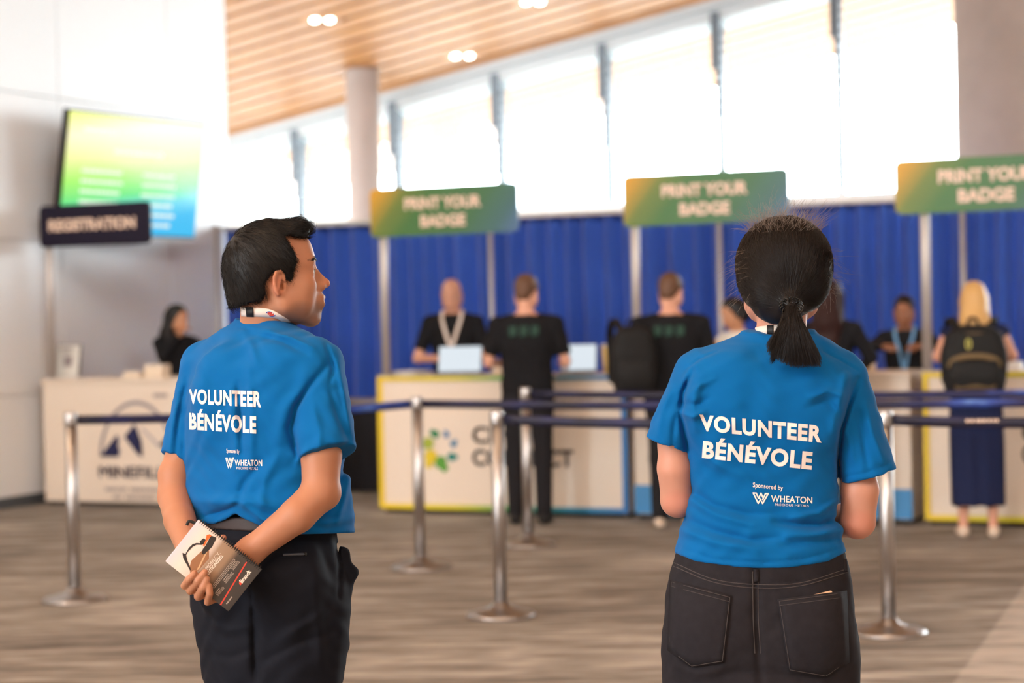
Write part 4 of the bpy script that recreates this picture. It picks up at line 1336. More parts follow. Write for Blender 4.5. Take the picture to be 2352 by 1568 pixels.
def shoe(root, heel, toe, off, m):
    f = Field(axis_(min(heel.x, toe.x) - .07, max(heel.x, toe.x) + .07, .006), axis_(min(heel.y, toe.y) - .07, max(heel.y, toe.y) + .07, .006), axis_(-0.01, 0.16, .006))
    f.add(cap(heel + UP * 0.05, heel + UP * 0.11, 0.042, 0.045), 0.02)
    f.add(cap(heel + UP * 0.040, toe + UP * 0.032, 0.040, 0.038), 0.02)
    f.half((0, 0, 0.002), (0, 0, -1), 0.003)
    V, Q = f.mesh(1); np_mesh('shoe', V, Q, m, root, True, off)

# ------------------------------------------------------------------ the man with the notebook
YM = 4.40
def PM(u, v, dy=0.0): return P(u, v, YM + dy)
FM = PM(622, 2240); FM.z = 0
man = empty('person', FM, 0, 'person in a blue VOLUNTEER shirt with short dark hair, hands and notebook behind the back', 'person')
hm = head_frame(PM(631, 655, 0.01), rad(75), rad(7), rad(0))
yawM = -rad(40)                                    # the body faces away and to the right
tr_rows = [(736, 552, 652, 0.02, 0.95), (748, 538, 668, 0.02, 0.85), (770, 505, 705, 0.015, 0.66), (810, 462, 742, 0.0, 0.62), (860, 436, 756, 0, 0.64), (920, 427, 764, 0, 0.68), (1000, 425, 778, 0, 0.70),
           (1060, 426, 788, 0, 0.70), (1120, 430, 797, 0, 0.72), (1170, 441, 802, 0, 0.74), (1230, 450, 808, 0, 0.74)]
torso = sil(tr_rows, YM, yawM, 0.7)
f = Field(graded([(-0.82, -0.32, 0.0033)]), graded([(YM - 0.32, YM + 0.30, 0.0036)]), graded([(0.96, 1.50, 0.0033)]))
f.add(loft(torso, yawM, 2.4), 0.01)
f.add(cap(PM(560, 800, 0.03), PM(470, 836, 0.10), 0.052, 0.052), 0.045)
f.add(cap(PM(640, 800, -0.03), PM(722, 832, -0.09), 0.050, 0.054), 0.045)
f.add(ell(PM(520, 905, -0.062), (0.07, 0.05, 0.10)), 0.06)
f.add(ell(PM(650, 905, -0.105), (0.07, 0.045, 0.10)), 0.06)
gR = sleeve(f, PM(728, 842, -0.09), PM(750, 1055, -0.17), 0.060, 0.066, PM(690, 1063, -0.17), PM(822, 1021, -0.17))
gL = sleeve(f, PM(468, 850, 0.10), PM(414, 1058, 0.05), 0.053, 0.0465, PM(370, 1038, 0.05), PM(428, 1062, 0.05))
merge_fields(f, gR, 0.014); merge_fields(f, gL, 0.014)
f.strokes([
    ([(752, 838), (712, 885), (678, 935), (664, 985), (684, 1050)], 7, -0.006), ([(700, 870), (655, 945), (640, 1010)], 16, 0.005),
    ([(546, 880), (552, 950), (556, 1040)], 6, -0.004), ([(530, 900), (538, 1000), (545, 1080)], 9, 0.003), ([(572, 850), (578, 980), (575, 1090)], 10, 0.003),
    ([(428, 870), (421, 960), (421, 1060)], 5, -0.0022), ([(470, 850), (456, 930), (452, 1010)], 14, 0.002), ([(410, 900), (396, 980), (390, 1040)], 6, 0.003), ([(424, 890), (412, 960), (404, 1040)], 5, -0.003),
    ([(575, 752), (620, 760), (670, 775), (720, 800)], 6, 0.004), ([(590, 770), (650, 785), (705, 812)], 6, -0.003), ([(560, 765), (580, 800), (590, 840)], 9, 0.003),
    ([(748, 790), (757, 815), (765, 850), (758, 880)], 5, -0.004), ([(775, 830), (790, 900), (805, 990)], 7, 0.004), ([(760, 900), (778, 960), (800, 1010)], 7, -0.004), ([(720, 930), (735, 1000), (730, 1050)], 9, 0.003),
    ([(690, 1052), (750, 1036), (815, 1012)], 4, -0.0018),
    ([(455, 1150), (510, 1152), (570, 1150), (640, 1165)], 14, 0.007), ([(470, 1185), (520, 1172), (545, 1160)], 6, -0.005), ([(560, 1160), (600, 1190), (660, 1212)], 7, 0.005), ([(690, 1190), (750, 1200), (805, 1190)], 11, 0.006),
    ([(800, 1060), (775, 1110), (745, 1175)], 8, -0.004), ([(803, 1100), (790, 1150), (775, 1200)], 7, 0.004), ([(600, 1060), (560, 1110), (545, 1160)], 9, -0.004), ([(640, 1040), (605, 1110), (600, 1170)], 10, 0.003),
    ([(550, 752), (600, 757), (650, 765)], 3, -0.0015)], YM - 0.30, YM + 0.12, 2.1)
ripple(f, 0.0016)
cut_curve(f, [440, 455, 490, 520, 541, 560, 600, 680, 760, 812], [1196, 1201, 1204, 1193, 1179, 1191, 1208, 1227, 1225, 1223])
V, Q = f.mesh(2)
bvh = BVHTree.FromPolygons(V.tolist(), Q.tolist())
shirt = np_mesh('shirt', V, Q, M_shirt, man, True, FM)
shirt_back(bvh, shirt, FM,
    ((433.5, 892.6), (599.7, 898), (434, 927), (600, 936)), ((435, 938), (588.5, 946), (435, 986.7), (588.5, 996)),
    ((520, 1030), (549.7, 1032), (520, 1042), (549.7, 1044)), ((518, 1051), (537, 1051), (518, 1075), (537, 1075)),
    ((539, 1055.6), (602, 1055.6), (539, 1069), (602, 1070)), ((543, 1071.5), (592, 1073), (543, 1077.5), (592, 1079)))

# trousers
lv = sil([(1178, 458, 762), (1215, 456, 768), (1260, 446, 778), (1310, 438, 792), (1370, 440, 797), (1430, 452, 797), (1490, 464, 792), (1550, 474, 782, 0, 0.70), (1620, 500, 756, 0, 0.6), (1680, 540, 716, 0, 0.5)], YM, yawM, 0.76)
f = Field(graded([(-0.80, -0.32, 0.004)]), graded([(YM - 0.26, YM + 0.26, 0.004)]), graded([(0.05, 0.55, 0.012), (0.55, 1.05, 0.004)]))
f.add(loft(lv, yawM, 2.3), 0.01)
for a, k, n in (((564, 1400, 0.05), (564, 1735, 0.08), (568, 2165, 0.09)), ((684, 1400, -0.05), (688, 1735, -0.03), (692, 2165, -0.01))):
    f.add(cap(PM(*a), PM(*k), 0.090, 0.074), 0.05); f.add(cap(PM(*k), PM(*n), 0.074, 0.062), 0.02)
f.add(ell(PM(520, 1330, -0.09), (0.075, 0.06, 0.075)), 0.04); f.add(ell(PM(660, 1335, -0.14), (0.08, 0.05, 0.075)), 0.04)
f.add(cap(PM(790, 1268, -0.03), PM(806, 1315, -0.03), 0.010, 0.012), 0.015); f.add(cap(PM(806, 1315, -0.03), PM(790, 1370, -0.04), 0.012, 0.008), 0.015)
f.strokes([([(583, 1400), (584, 1480), (588, 1568)], 9, -0.010), ([(560, 1235), (575, 1330), (582, 1410)], 4, -0.004), ([(770, 1235), (782, 1300), (778, 1370)], 5, -0.006), ([(640, 1272), (672, 1274), (706, 1272)], 3, -0.003),
    ([(640, 1470), (690, 1440), (760, 1400)], 10, 0.004), ([(600, 1520), (680, 1480), (770, 1450)], 10, -0.004), ([(480, 1430), (520, 1450), (575, 1440)], 10, 0.004), ([(480, 1500), (530, 1510), (580, 1490)], 9, -0.003), ([(720, 1300), (728, 1420), (740, 1540)], 14, 0.004), ([(470, 1240), (520, 1250), (570, 1240)], 6, 0.002)], YM - 0.3, YM + 0.02, 1.5)
ripple(f, 0.0016)
V, Q = f.mesh(2); tro = np_mesh('trousers', V, Q, M_chino, man, True, FM)
f = Field(graded([(-0.80, -0.34, 0.004)]), graded([(YM - 0.24, YM + 0.24, 0.004)]), graded([(0.96, 1.06, 0.003)]))
f.add(loft(sil([(1174, 459, 761), (1204, 457, 765)], YM, yawM, 0.76), yawM, 2.3, 0.005), 0.005)
V, Q = f.mesh(1); np_mesh('belt', V, Q, mat('dark_brown_belt', S(52, 40, 38), 0.6), man, True, FM)
bvt = BVHTree.FromPolygons(*[x.tolist() for x in (np.array([list(v.co + FM) for v in tro.data.vertices]), np.array([list(p.vertices) for p in tro.data.polygons]))])
def on_cloth(bv, pts, n=20, lift=0.001):
    pts = catmull(np.linspace(0, 1, n), np.linspace(0, 1, len(pts)), np.array(pts, float)) if len(pts) > 2 else np.linspace(pts[0], pts[1], n)
    out = []
    for u, v in pts:
        d = ray(u, v); h, nn, _, _ = bv.ray_cast(Vector((0, 0, HC)), d)
        if h is not None: out.append(h - d * lift)
    return out
pth = on_cloth(bvt, [(650, 1274), (676, 1273), (704, 1272)])
V, F = tube_np(pth, 0.0032, 6); np_mesh('pocket_welt', V, F, mat('grey_welt', S(70, 72, 80), 0.5), tro, True, FM)
bm = bmesh.new(); bmesh.ops.create_uvsphere(bm, u_segments=12, v_segments=8, radius=0.0042, matrix=Matrix.Translation(pth[-2] - FM)); bm_obj('button', bm, M_blacktrim, tro, True)
for s_, u in ((-0.06, 560), (0.02, 690)):
    hp = PM(u + 2, 2240, 0.09 if u < 600 else -0.01); hp.z = 0
    shoe(man, hp + Vector((-0.03, -0.03, 0)), hp + Vector((0.11, 0.13, 0)), FM, M_shoe)

# skin: head, neck, torso under the shirt, arms, hands, legs under the trousers
f = Field(graded([(-0.83, -0.79, 0.006), (-0.79, -0.38, 0.0026), (-0.38, -0.33, 0.005)]), graded([(YM - 0.30, YM + 0.14, 0.0026), (YM + 0.14, YM + 0.22, 0.006)]),
          graded([(0.05, 0.82, 0.016), (0.82, 1.02, 0.0028), (1.02, 1.40, 0.0045), (1.40, 1.70, 0.0026)]))
sculpt_head(f, hm)
f.add(cap(hm.p(0, -0.030, -0.045), PM(612, 765, 0.02), 0.053, 0.058), 0.022)
f.add(loft([(z, x, y, a - 0.016, b - 0.016) for z, x, y, a, b in torso[1:9]], yawM, 2.4), 0.02)
f.add(loft([(z, x, y, a - 0.016, b - 0.016) for z, x, y, a, b in lv[:7]], yawM, 2.3), 0.02)
for a, k, n in (((564, 1400, 0.05), (564, 1735, 0.08), (568, 2165, 0.09)), ((684, 1400, -0.05), (688, 1735, -0.03), (692, 2165, -0.01))):
    f.add(cap(PM(*a), PM(*k), 0.070, 0.052), 0.02); f.add(cap(PM(*k), PM(*n), 0.052, 0.036), 0.02)
# right arm, bent behind the back
eR = PM(736, 1130, -0.185); wR = PM(574, 1266, -0.212)
f.add(cap(PM(722, 850, -0.09), PM(738, 1045, -0.165), 0.043, 0.0425), 0.01); f.add(cap(PM(738, 1045, -0.165), eR, 0.0430, 0.039), 0.008)
f.add(cap(eR, PM(684, 1182, -0.215), 0.039, 0.037), 0.010); f.add(cap(PM(684, 1182, -0.215), wR, 0.037, 0.0275), 0.008)
f.add(ell(PM(757, 1132, -0.18), (0.018, 0.02, 0.022)), 0.02)
# left arm, reaching down behind the notebook
eL = PM(402, 1140, 0.02); wL = PM(440, 1272, -0.150)
f.add(cap(PM(466, 850, 0.10), PM(418, 1045, 0.05), 0.038, 0.0350), 0.01); f.add(cap(PM(418, 1045, 0.05), PM(406, 1090, 0.04), 0.0350, 0.0405), 0.01); f.add(cap(PM(406, 1090, 0.04), eL, 0.0405, 0.038), 0.008)
f.add(cap(eL, PM(413, 1195, -0.06), 0.038, 0.034), 0.008); f.add(cap(PM(413, 1195, -0.06), wL, 0.034, 0.027), 0.008)
hand(f, wL + Vector((0.005, 0, -0.008)), PM(545, 1298, -0.195) - wL, Vector((0.1, -1, 0.1)), -1, 0.92, (40, 40, 30))
# right hand: palm under the notebook, fingers folded over its edge
NBD = -0.262                                                   # depth of the notebook's middle
f.add(cap(wR, PM(515, 1322, -0.222), 0.029, 0.034, ((0, 1, 0), 0.62)), 0.015)
f.add(cap(PM(500, 1318, -0.226), PM(528, 1352, -0.226), 0.030, 0.026, ((0, 1, 0), 0.55)), 0.015)
for mcp, pip, dip, tip, r in (((466, 1320), (424, 1345), (433, 1331), (447, 1316), 0.0083), ((484, 1338), (437, 1356), (455, 1334), (470, 1314), 0.0087),
                              ((502, 1352), (455, 1370), (467, 1349), (475, 1329), 0.0085), ((518, 1366), (477, 1382), (482, 1363), (481, 1345), 0.0078)):
    a, b, c, d = PM(*mcp, NBD + 0.022), PM(*pip, NBD + 0.003), PM(*dip, NBD - 0.0165), PM(*tip, NBD - 0.0172)
    f.add(cap(PM(512, 1338, -0.226), a, 0.012, 0.0095), 0.005)
    f.add(cap(a, b, r * 1.05, r * 1.03), 0.0015); f.add(cap(b, c, r * 1.03, r * 0.95), 0.0015); f.add(cap(c, d, r * 0.95, r * 0.84), 0.0015)
f.add(cap(PM(545, 1290, -0.226), PM(500, 1275, -0.232), 0.013, 0.011), 0.008)     # thumb lying behind the notebook
f.add(cap(PM(500, 1275, -0.232), PM(470, 1268, -0.234), 0.011, 0.009), 0.004)
V, Q = f.mesh(2)
skin = np.array(S(172, 117, 88)); lip = np.array(S(166, 98, 84)); stub = np.array(S(104, 84, 76)); red = np.array(S(196, 116, 92))
Rm = hm.R
spots = [(hm.p(0, 0.060, -0.070), (0.066, 0.060, 0.034), Rm, stub, 0.68), (hm.p(0.055, 0.02, -0.058), (0.03, 0.05, 0.030), Rm, stub, 0.55), (hm.p(-0.055, 0.02, -0.058), (0.03, 0.05, 0.030), Rm, stub, 0.5),
         (hm.p(0, 0.104, -0.033), (0.026, 0.016, 0.007), Rm, stub, 0.5), (hm.p(0, 0.104, -0.0495), (0.019, 0.012, 0.0115), Rm, lip, 0.85), (hm.p(0, 0.112, -0.014), (0.016, 0.016, 0.013), Rm, red, 0.5), (hm.p(0.082, -0.012, 0.0), (0.014, 0.024, 0.034), Rm, red, 0.4)]
body = np_mesh('body', V, Q, M_skinm, man, True, FM, tint(V, skin, spots))
face_parts(man, hm, FM, M_hairm, M_iris, M_eyew, BVHTree.FromPolygons(V.tolist(), Q.tolist()))

# short dark hair, brushed back and up at the front
def lo2(u, v, side=True):
    """pixel on the head's right side -> (forward, up) in head coordinates"""
    x = 0.076 if side else 0.0
    d = np.array(PM(u, v)) - hm.o
    q = np.array([d[0], d[2]]); a = np.array([hm.R[0, 1], hm.R[2, 1]]); b = np.array([hm.R[0, 2], hm.R[2, 2]]); c = np.array([hm.R[0, 0], hm.R[2, 0]])
    s = np.linalg.solve(np.array([a, b]).T, q - c * x); return s
line = [(552, 706), (575, 700), (610, 690), (622, 676), (617, 655), (624, 640), (634, 628), (650, 622), (658, 634), (666, 648), (678, 656), (683, 648), (682, 625), (688, 606), (690, 594), (684, 582), (676, 566), (668, 553), (664, 543), (675, 541)]
poly = [lo2(u, v) for u, v in line] + [lo2(u, v, False) for u, v in ((699, 545), (708, 530), (712, 505), (700, 490), (620, 480), (520, 500), (490, 600), (500, 652), (524, 690))]
g = Field(axis_(-0.70, -0.42, 0.0025), axis_(YM - 0.13, YM + 0.15, 0.0025), axis_(1.43, 1.72, 0.0025))
g.add(hm.ell((0, -0.002, 0.050), (0.083, 0.104, 0.098)), 0.01)
g.add(hm.ell((0, -0.042, 0.012), (0.070, 0.062, 0.080)), 0.03)
g.add(hm.ell((0, 0.066, 0.112), (0.046, 0.028, 0.026)), 0.03)
g.add(hm.cap((0, -0.052, -0.03), (0, -0.046, -0.050), 0.050, 0.044), 0.03)
intersect(g, poly_prism(poly, hm, -0.1, 0.1), 0.006)
HV, HQ = g.mesh(2); HN = vnormals(HV, HQ)
hair = np_mesh('hair', HV, HQ, M_hairm, man, True, FM)
cnt = 9000
idx = RNG.integers(0, len(HV), cnt)
L = hm.local(HV); crown = np.array([0.01, -0.075, 0.105])
def flow(lp, n):
    d = lp - crown
    d = d / (np.linalg.norm(d) + 1e-9)
    d = d + np.array([0, 0.0, -0.55 if lp[1] < 0.03 else 0.0]) + np.array([0.25, 0, 0])
    if lp[2] > 0.085 and lp[1] > 0.02: d = d + np.array([0.5, 0.3, 0.35])
    d = d - n * d.dot(n); return d / (np.linalg.norm(d) + 1e-9)
NL = HN @ hm.R
rnd = RNG.random((cnt, 4))
def mpath(i, s):
    k = idx[i]; n = NL[k]; d = flow(L[k], n); w = np.cross(n, d)
    ln = 0.012 + 0.012 * rnd[i, 0]; lift = 0.0015 + 0.004 * rnd[i, 1] ** 3
    if L[k][2] > 0.098 and L[k][1] > 0.04: ln += 0.008; lift += 0.006 * rnd[i, 1]
    p = L[k] - n * 0.001 + np.outer(s * ln, d) + np.outer(np.sin(s * 2.2) * lift, n) + np.outer(s * s * (rnd[i, 2] - 0.5) * 0.010, w) - np.outer(s ** 2 * ln ** 2 * 3.5, n)
    return hm.o + p @ hm.R.T
V, F = strands(cnt, mpath, 0.00042, 0.00012, 5)
np_mesh('hair_strands', V, F, M_hairm, hair, True, FM)

# lanyard round the neck
def skin_strap(bv, pts, width, m, name, parent, off, lift=0.0014, thick=0.0016, n=30):
    pts = catmull(np.linspace(0, 1, n), np.linspace(0, 1, len(pts)), np.array(pts, float))
    path, nor = [], []
    for u, v in pts:
        d = ray(u, v); h, nn, _, _ = bv.ray_cast(Vector((0, 0, HC)), d)
        if h is not None:
            if nn.dot(d) > 0: nn = -nn
            path.append(h + nn * lift); nor.append(nn)
    for _ in range(4):
        nor = [(nor[max(i - 1, 0)] + nor[i] + nor[min(i + 1, len(nor) - 1)]).normalized() for i in range(len(nor))]
        path = [path[0]] + [(path[i - 1] + path[i] * 2 + path[i + 1]) / 4 for i in range(1, len(path) - 1)] + [path[-1]]
    V_, F_ = strap_np(path, nor, width, thick)
    return np_mesh(name, V_, F_, m, parent, False, off), path, nor
def lan_badge(p, nn, t, parent, off):
    nn = nn.normalized(); t = (t - nn * t.dot(nn)).normalized(); b = nn.cross(t)
    R = Matrix((t, b, nn)).transposed(); p = p + nn * 0.001
    for nm, m, r1, r2 in (('emblem_ring', mat('blue_ink', S(52, 66, 150), 0.6), 0.0085, 0.0065), ('emblem_fill', mat('red_ink', S(206, 74, 60), 0.6), 0.006, 0.0)):
        bm = bmesh.new()
        vs = lathe(bm, [(max(r2, 1e-4), 0.0), (max(r2, 1e-4), 0.0006), (r1, 0.0006), (r1, 0.0)], 28)
        for v in vs: v.co = R @ Vector((v.co.x * 1.25, v.co.y * 0.72, v.co.z)) + p - off
        bm_obj(nm, bm, m, parent)
bvs = BVHTree.FromPolygons(*[x.tolist() for x in (np.array([list(v.co + FM) for v in body.data.vertices]), np.array([list(p.vertices) for p in body.data.polygons]))])
lan, pth, nor = skin_strap(bvs, [(555, 716), (566, 716), (600, 717), (625, 720), (645, 728), (660, 739), (672, 752), (684, 766)], 0.020, M_lan, 'lanyard', man, FM)
skin_strap(bvs, [(567, 716), (575, 716), (583, 716.5)], 0.0215, M_blacktrim, 'clasp', lan, FM, 0.0026, 0.0016, 8)
k = min(range(len(pth)), key=lambda i: abs(project(*pth[i])[0] - 621))
lan_badge(pth[k], nor[k], pth[k + 1] - pth[k - 1], lan, FM)

# spiral notebook in the hand
A, B, C, D = (PM(*q, NBD) for q in ((452, 1187), (597, 1302), (530, 1408), (389, 1293)))
ay = (B - A); H_ = ay.length; ay.normalize()                   # page downwards
ax = (A - D); ax = ax - ay * ax.dot(ay); W_ = ax.length; ax.normalize()  # page left to right
an = ax.cross(ay); an = -an if an.y > 0 else an; an.normalize()  # towards the viewer
nb0 = D + ay * ((A - D).dot(ay) * 0.5)
nb = empty('notebook', (A + C) / 2, 0, 'spiral bound notebook with an excavator photo on its cover, held behind the back', 'notebook')
NO = nb.location
NR = Matrix((ax, -ay, an)).transposed()
TL0 = (A + C) / 2 - ax * W_ / 2 - ay * H_ / 2
def npt(x, y, z=0.0): return TL0 + ax * x + ay * y + an * z - NO
def nbox(name, x0, x1, y0, y1, z0, z1, m, parent=nb, bevel=0.0006):
    bm = bmesh.new(); box(bm, npt((x0 + x1) / 2, (y0 + y1) / 2, (z0 + z1) / 2), (x1 - x0, y1 - y0, z1 - z0), NR)
    return bm_obj(name, bm, m, parent, bevel=bevel)
nbox('pages', 0.002, W_ - 0.002, 0.002, H_ - 0.001, -0.0042, 0.0038, mat('white_pages', S(232, 226, 228), 0.7))
M_cov = ramp_mat('photo_cover', (tuple(ay), ay.dot(TL0 - NO), H_), [(0, S(206, 200, 205)), (0.16, S(232, 212, 198)), (0.34, S(216, 196, 182)), (0.42, S(158, 128, 104)), (0.58, S(146, 116, 92)), (0.66, S(64, 56, 50)), (1, S(56, 50, 46))], 0.35)
cov = nbox('cover', 0, W_, 0, H_, 0.0038, 0.0050, M_cov)
nbox('back_cover', 0, W_, 0, H_, -0.0054, -0.0042, M_black)
def nz(zx, zy):
    """spot on the cover seen in the close view of the notebook -> page coordinates"""
    u, v = 380 + zx / 5.6, 1150 + zy / 5.6
    d = ray(u, v); c = Vector((0, 0, HC)); pl = TL0 + an * 0.005
    p = c + d * ((pl - c).dot(an) / d.dot(an)) - TL0
    return p.dot(ax), p.dot(ay)
def ncard(name, zpts, m, z=0.0053):
    q = [nz(*p) for p in zpts]
    bm = bmesh.new(); vs = [bm.verts.new(npt(x, y, z)) for x, y in q] + [bm.verts.new(npt(x, y, 0.0048)) for x, y in q]
    n = len(q)
    bm.faces.new(vs[:n]); bm.faces.new(vs[:n - 1:-1])
    for k in range(n): bm.faces.new((vs[k], vs[n + k], vs[n + (k + 1) % n], vs[(k + 1) % n]))
    bmesh.ops.triangulate(bm, faces=bm.faces)
    return bm_obj(name, bm, m, cov)
M_dune = mat('dune_print', S(150, 104, 72), 0.4); M_exc = mat('excavator_print', S(48, 42, 40), 0.4); M_org = mat('orange_print', S(224, 104, 44), 0.4)
M_redp = mat('red_print', S(206, 66, 50), 0.4); M_wp = mat('white_print', S(236, 220, 204), 0.4); M_fp = mat('fine_white_print', S(176, 160, 146), 0.4); M_rail = mat('sand_print', S(206, 164, 122), 0.4)
ncard('dune_print', [(330, 770), (470, 640), (560, 620), (560, 740), (430, 890), (320, 930), (310, 860)], M_dune)
ncard('track_print', [(540, 615), (560, 612), (430, 880), (400, 892)], M_rail, 0.0055)
ncard('excavator_print', [(585, 445), (648, 468), (652, 486), (600, 590), (500, 690), (470, 680), (480, 620), (520, 570)], M_exc, 0.0056)
ncard('excavator_print', [(440, 520), (490, 480), (520, 500), (500, 560), (450, 560)], M_exc, 0.0056)
ncard('excavator_cab_print', [(532, 438), (572, 428), (592, 448), (545, 500), (500, 582), (482, 570), (520, 500)], M_org, 0.0058)
ncard('boom_print', [(470, 590), (470, 565), (400, 562), (350, 590), (290, 650), (262, 700), (262, 670), (300, 605), (350, 555), (400, 540), (470, 545)], M_exc, 0.0056)
ncard('boom_print', [(218, 668), (262, 680), (280, 760), (318, 850), (328, 885), (316, 892), (270, 810), (228, 735)], M_exc, 0.0056)
ncard('red_rule', [(1036, 782), (1050, 790), (714, 1344), (700, 1334)], M_redp)
ncard('emblem_print', [(948, 1040), (990, 1012), (992, 1050), (966, 1086), (946, 1066)], M_redp)
def ntext(s, z0, z1, h, m, bold=0.03, name='cover_lettering'):
    a, b = nz(*z0), nz(*z1); w = b[0] - a[0]
    V, F, _ = text_geo(s, bold)
    pts = [npt(a[0] + x * w, (a[1] + b[1]) / 2 - y * h, 0.0056) for x, y in V]
    return np_mesh(name, [list(p) for p in pts], F, m, cov, False)
ntext('RIG MOBILITY.', (480, 980), (705, 670), 0.0068, M_wp, 0.0)
ntext('REVOLUTIONIZED.', (490, 1060), (740, 700), 0.0068, M_wp)
ntext('Brandt', (1000, 1072), (1098, 905), 0.0090, M_wp, 0.03, 'logo_lettering')
def nlines(z0, z1, k, pitch, hh, name='fine_print'):
    a, b = nz(*z0), nz(*z1)
    for j in range(k):
        bm = bmesh.new(); x = a[0]
        while x < b[0] - 0.002:
            w = min(0.002 + 0.004 * random.random(), b[0] - x)
            box(bm, npt(x + w / 2, a[1] + j * pitch, 0.0053), (w, hh, 0.0005), NR); x += w + 0.0009
        bm_obj(name, bm, M_fp, cov)
nlines((590, 1110), (830, 700), 3, 0.0028, 0.0012)
nlines((640, 1190), (690, 1115), 1, 0.002, 0.0016); nlines((655, 1205), (740, 1090), 3, 0.0022, 0.0010)
nlines((740, 1025), (800, 935), 1, 0.002, 0.0016); nlines((755, 1040), (850, 910), 3, 0.0022, 0.0010)
nlines((838, 858), (892, 775), 1, 0.002, 0.0016); nlines((850, 872), (935, 762), 3, 0.0022, 0.0010)
nlines((785, 1325), (870, 1228), 1, 0.002, 0.0026)
wires = []
for k in range(32):
    y = 0.006 + k * (H_ - 0.012) / 31
    c = [npt(W_ - 0.0005 + 0.0052 * math.cos(a), y + 0.0006 * math.sin(a), 0.0065 * math.sin(a)) for a in np.linspace(0, 2 * math.pi, 13)[:-1]]
    wires.append(tube_np(c, 0.0008, 5, True))
V, F = merge_np(wires); sp_ = np_mesh('spiral_binding', V, F, mat('black_wire', S(30, 28, 30), 0.3, metal=0.3), nb, True)
pl = [npt(W_ - 0.012, 0.004, -0.007), npt(W_ - 0.014, -0.008, -0.007), npt(W_ - 0.018, -0.014, -0.006), npt(W_ - 0.026, -0.012, -0.006)]
V, F = tube_np(catmull(np.linspace(0, 1, 14), np.linspace(0, 1, 4), np.array([list(p) for p in pl])), 0.0032, 8); np_mesh('pen_loop', V, F, M_blacktrim, nb, True)

# ------------------------------------------------------------------ the woman with the ponytail
YW = 4.31
def PW(u, v, dy=0.0): return P(u, v, YW + dy)
FW = PW(1750, 2290); FW.z = 0
wom = empty('person', FW, 0, 'person in a blue VOLUNTEER shirt with a dark low ponytail and black jeans', 'person')
yawW = rad(4)
hw = head_frame(PW(1797, 652, 0.03), rad(-4), rad(2), rad(2))
torso = sil([(768, 1716, 1864, 0.015, 0.95), (784, 1690, 1888, 0.012, 0.80), (806, 1640, 1915, 0.008, 0.62), (840, 1596, 1940, 0, 0.56), (890, 1577, 1946, 0, 0.58), (960, 1572, 1940, 0, 0.60), (1040, 1578, 1932, 0, 0.60), (1110, 1583, 1927, 0, 0.60), (1165, 1576, 1921, 0, 0.62), (1215, 1563, 1930, 0, 0.66), (1260, 1551, 1942, 0, 0.68), (1312, 1549, 1944, 0, 0.68)], YW, yawW, 0.6)
f = Field(graded([(0.26, 0.86, 0.0034)]), graded([(YW - 0.21, YW + 0.20, 0.0036)]), graded([(0.90, 1.46, 0.0034)]))
f.add(loft(torso, yawW, 2.35), 0.01)
f.add(cap(PW(1720, 815, 0.01), PW(1612, 850, 0.0), 0.044, 0.048), 0.04)
f.add(cap(PW(1860, 815, 0.01), PW(1935, 862, 0.0), 0.046, 0.050), 0.04)
f.add(ell(PW(1665, 925, -0.068), (0.085, 0.04, 0.10)), 0.06)
f.add(ell(PW(1850, 925, -0.068), (0.085, 0.04, 0.10)), 0.06)
gL = sleeve(f, PW(1604, 866, 0), PW(1532, 1030, 0.0), 0.054, 0.053, PW(1478, 1000), PW(1582, 1042))
gR = sleeve(f, PW(1930, 876, 0), PW(1992, 1085, 0.0), 0.060, 0.063, PW(1930, 1110), PW(2062, 1072))
merge_fields(f, gL, 0.016); merge_fields(f, gR, 0.016)
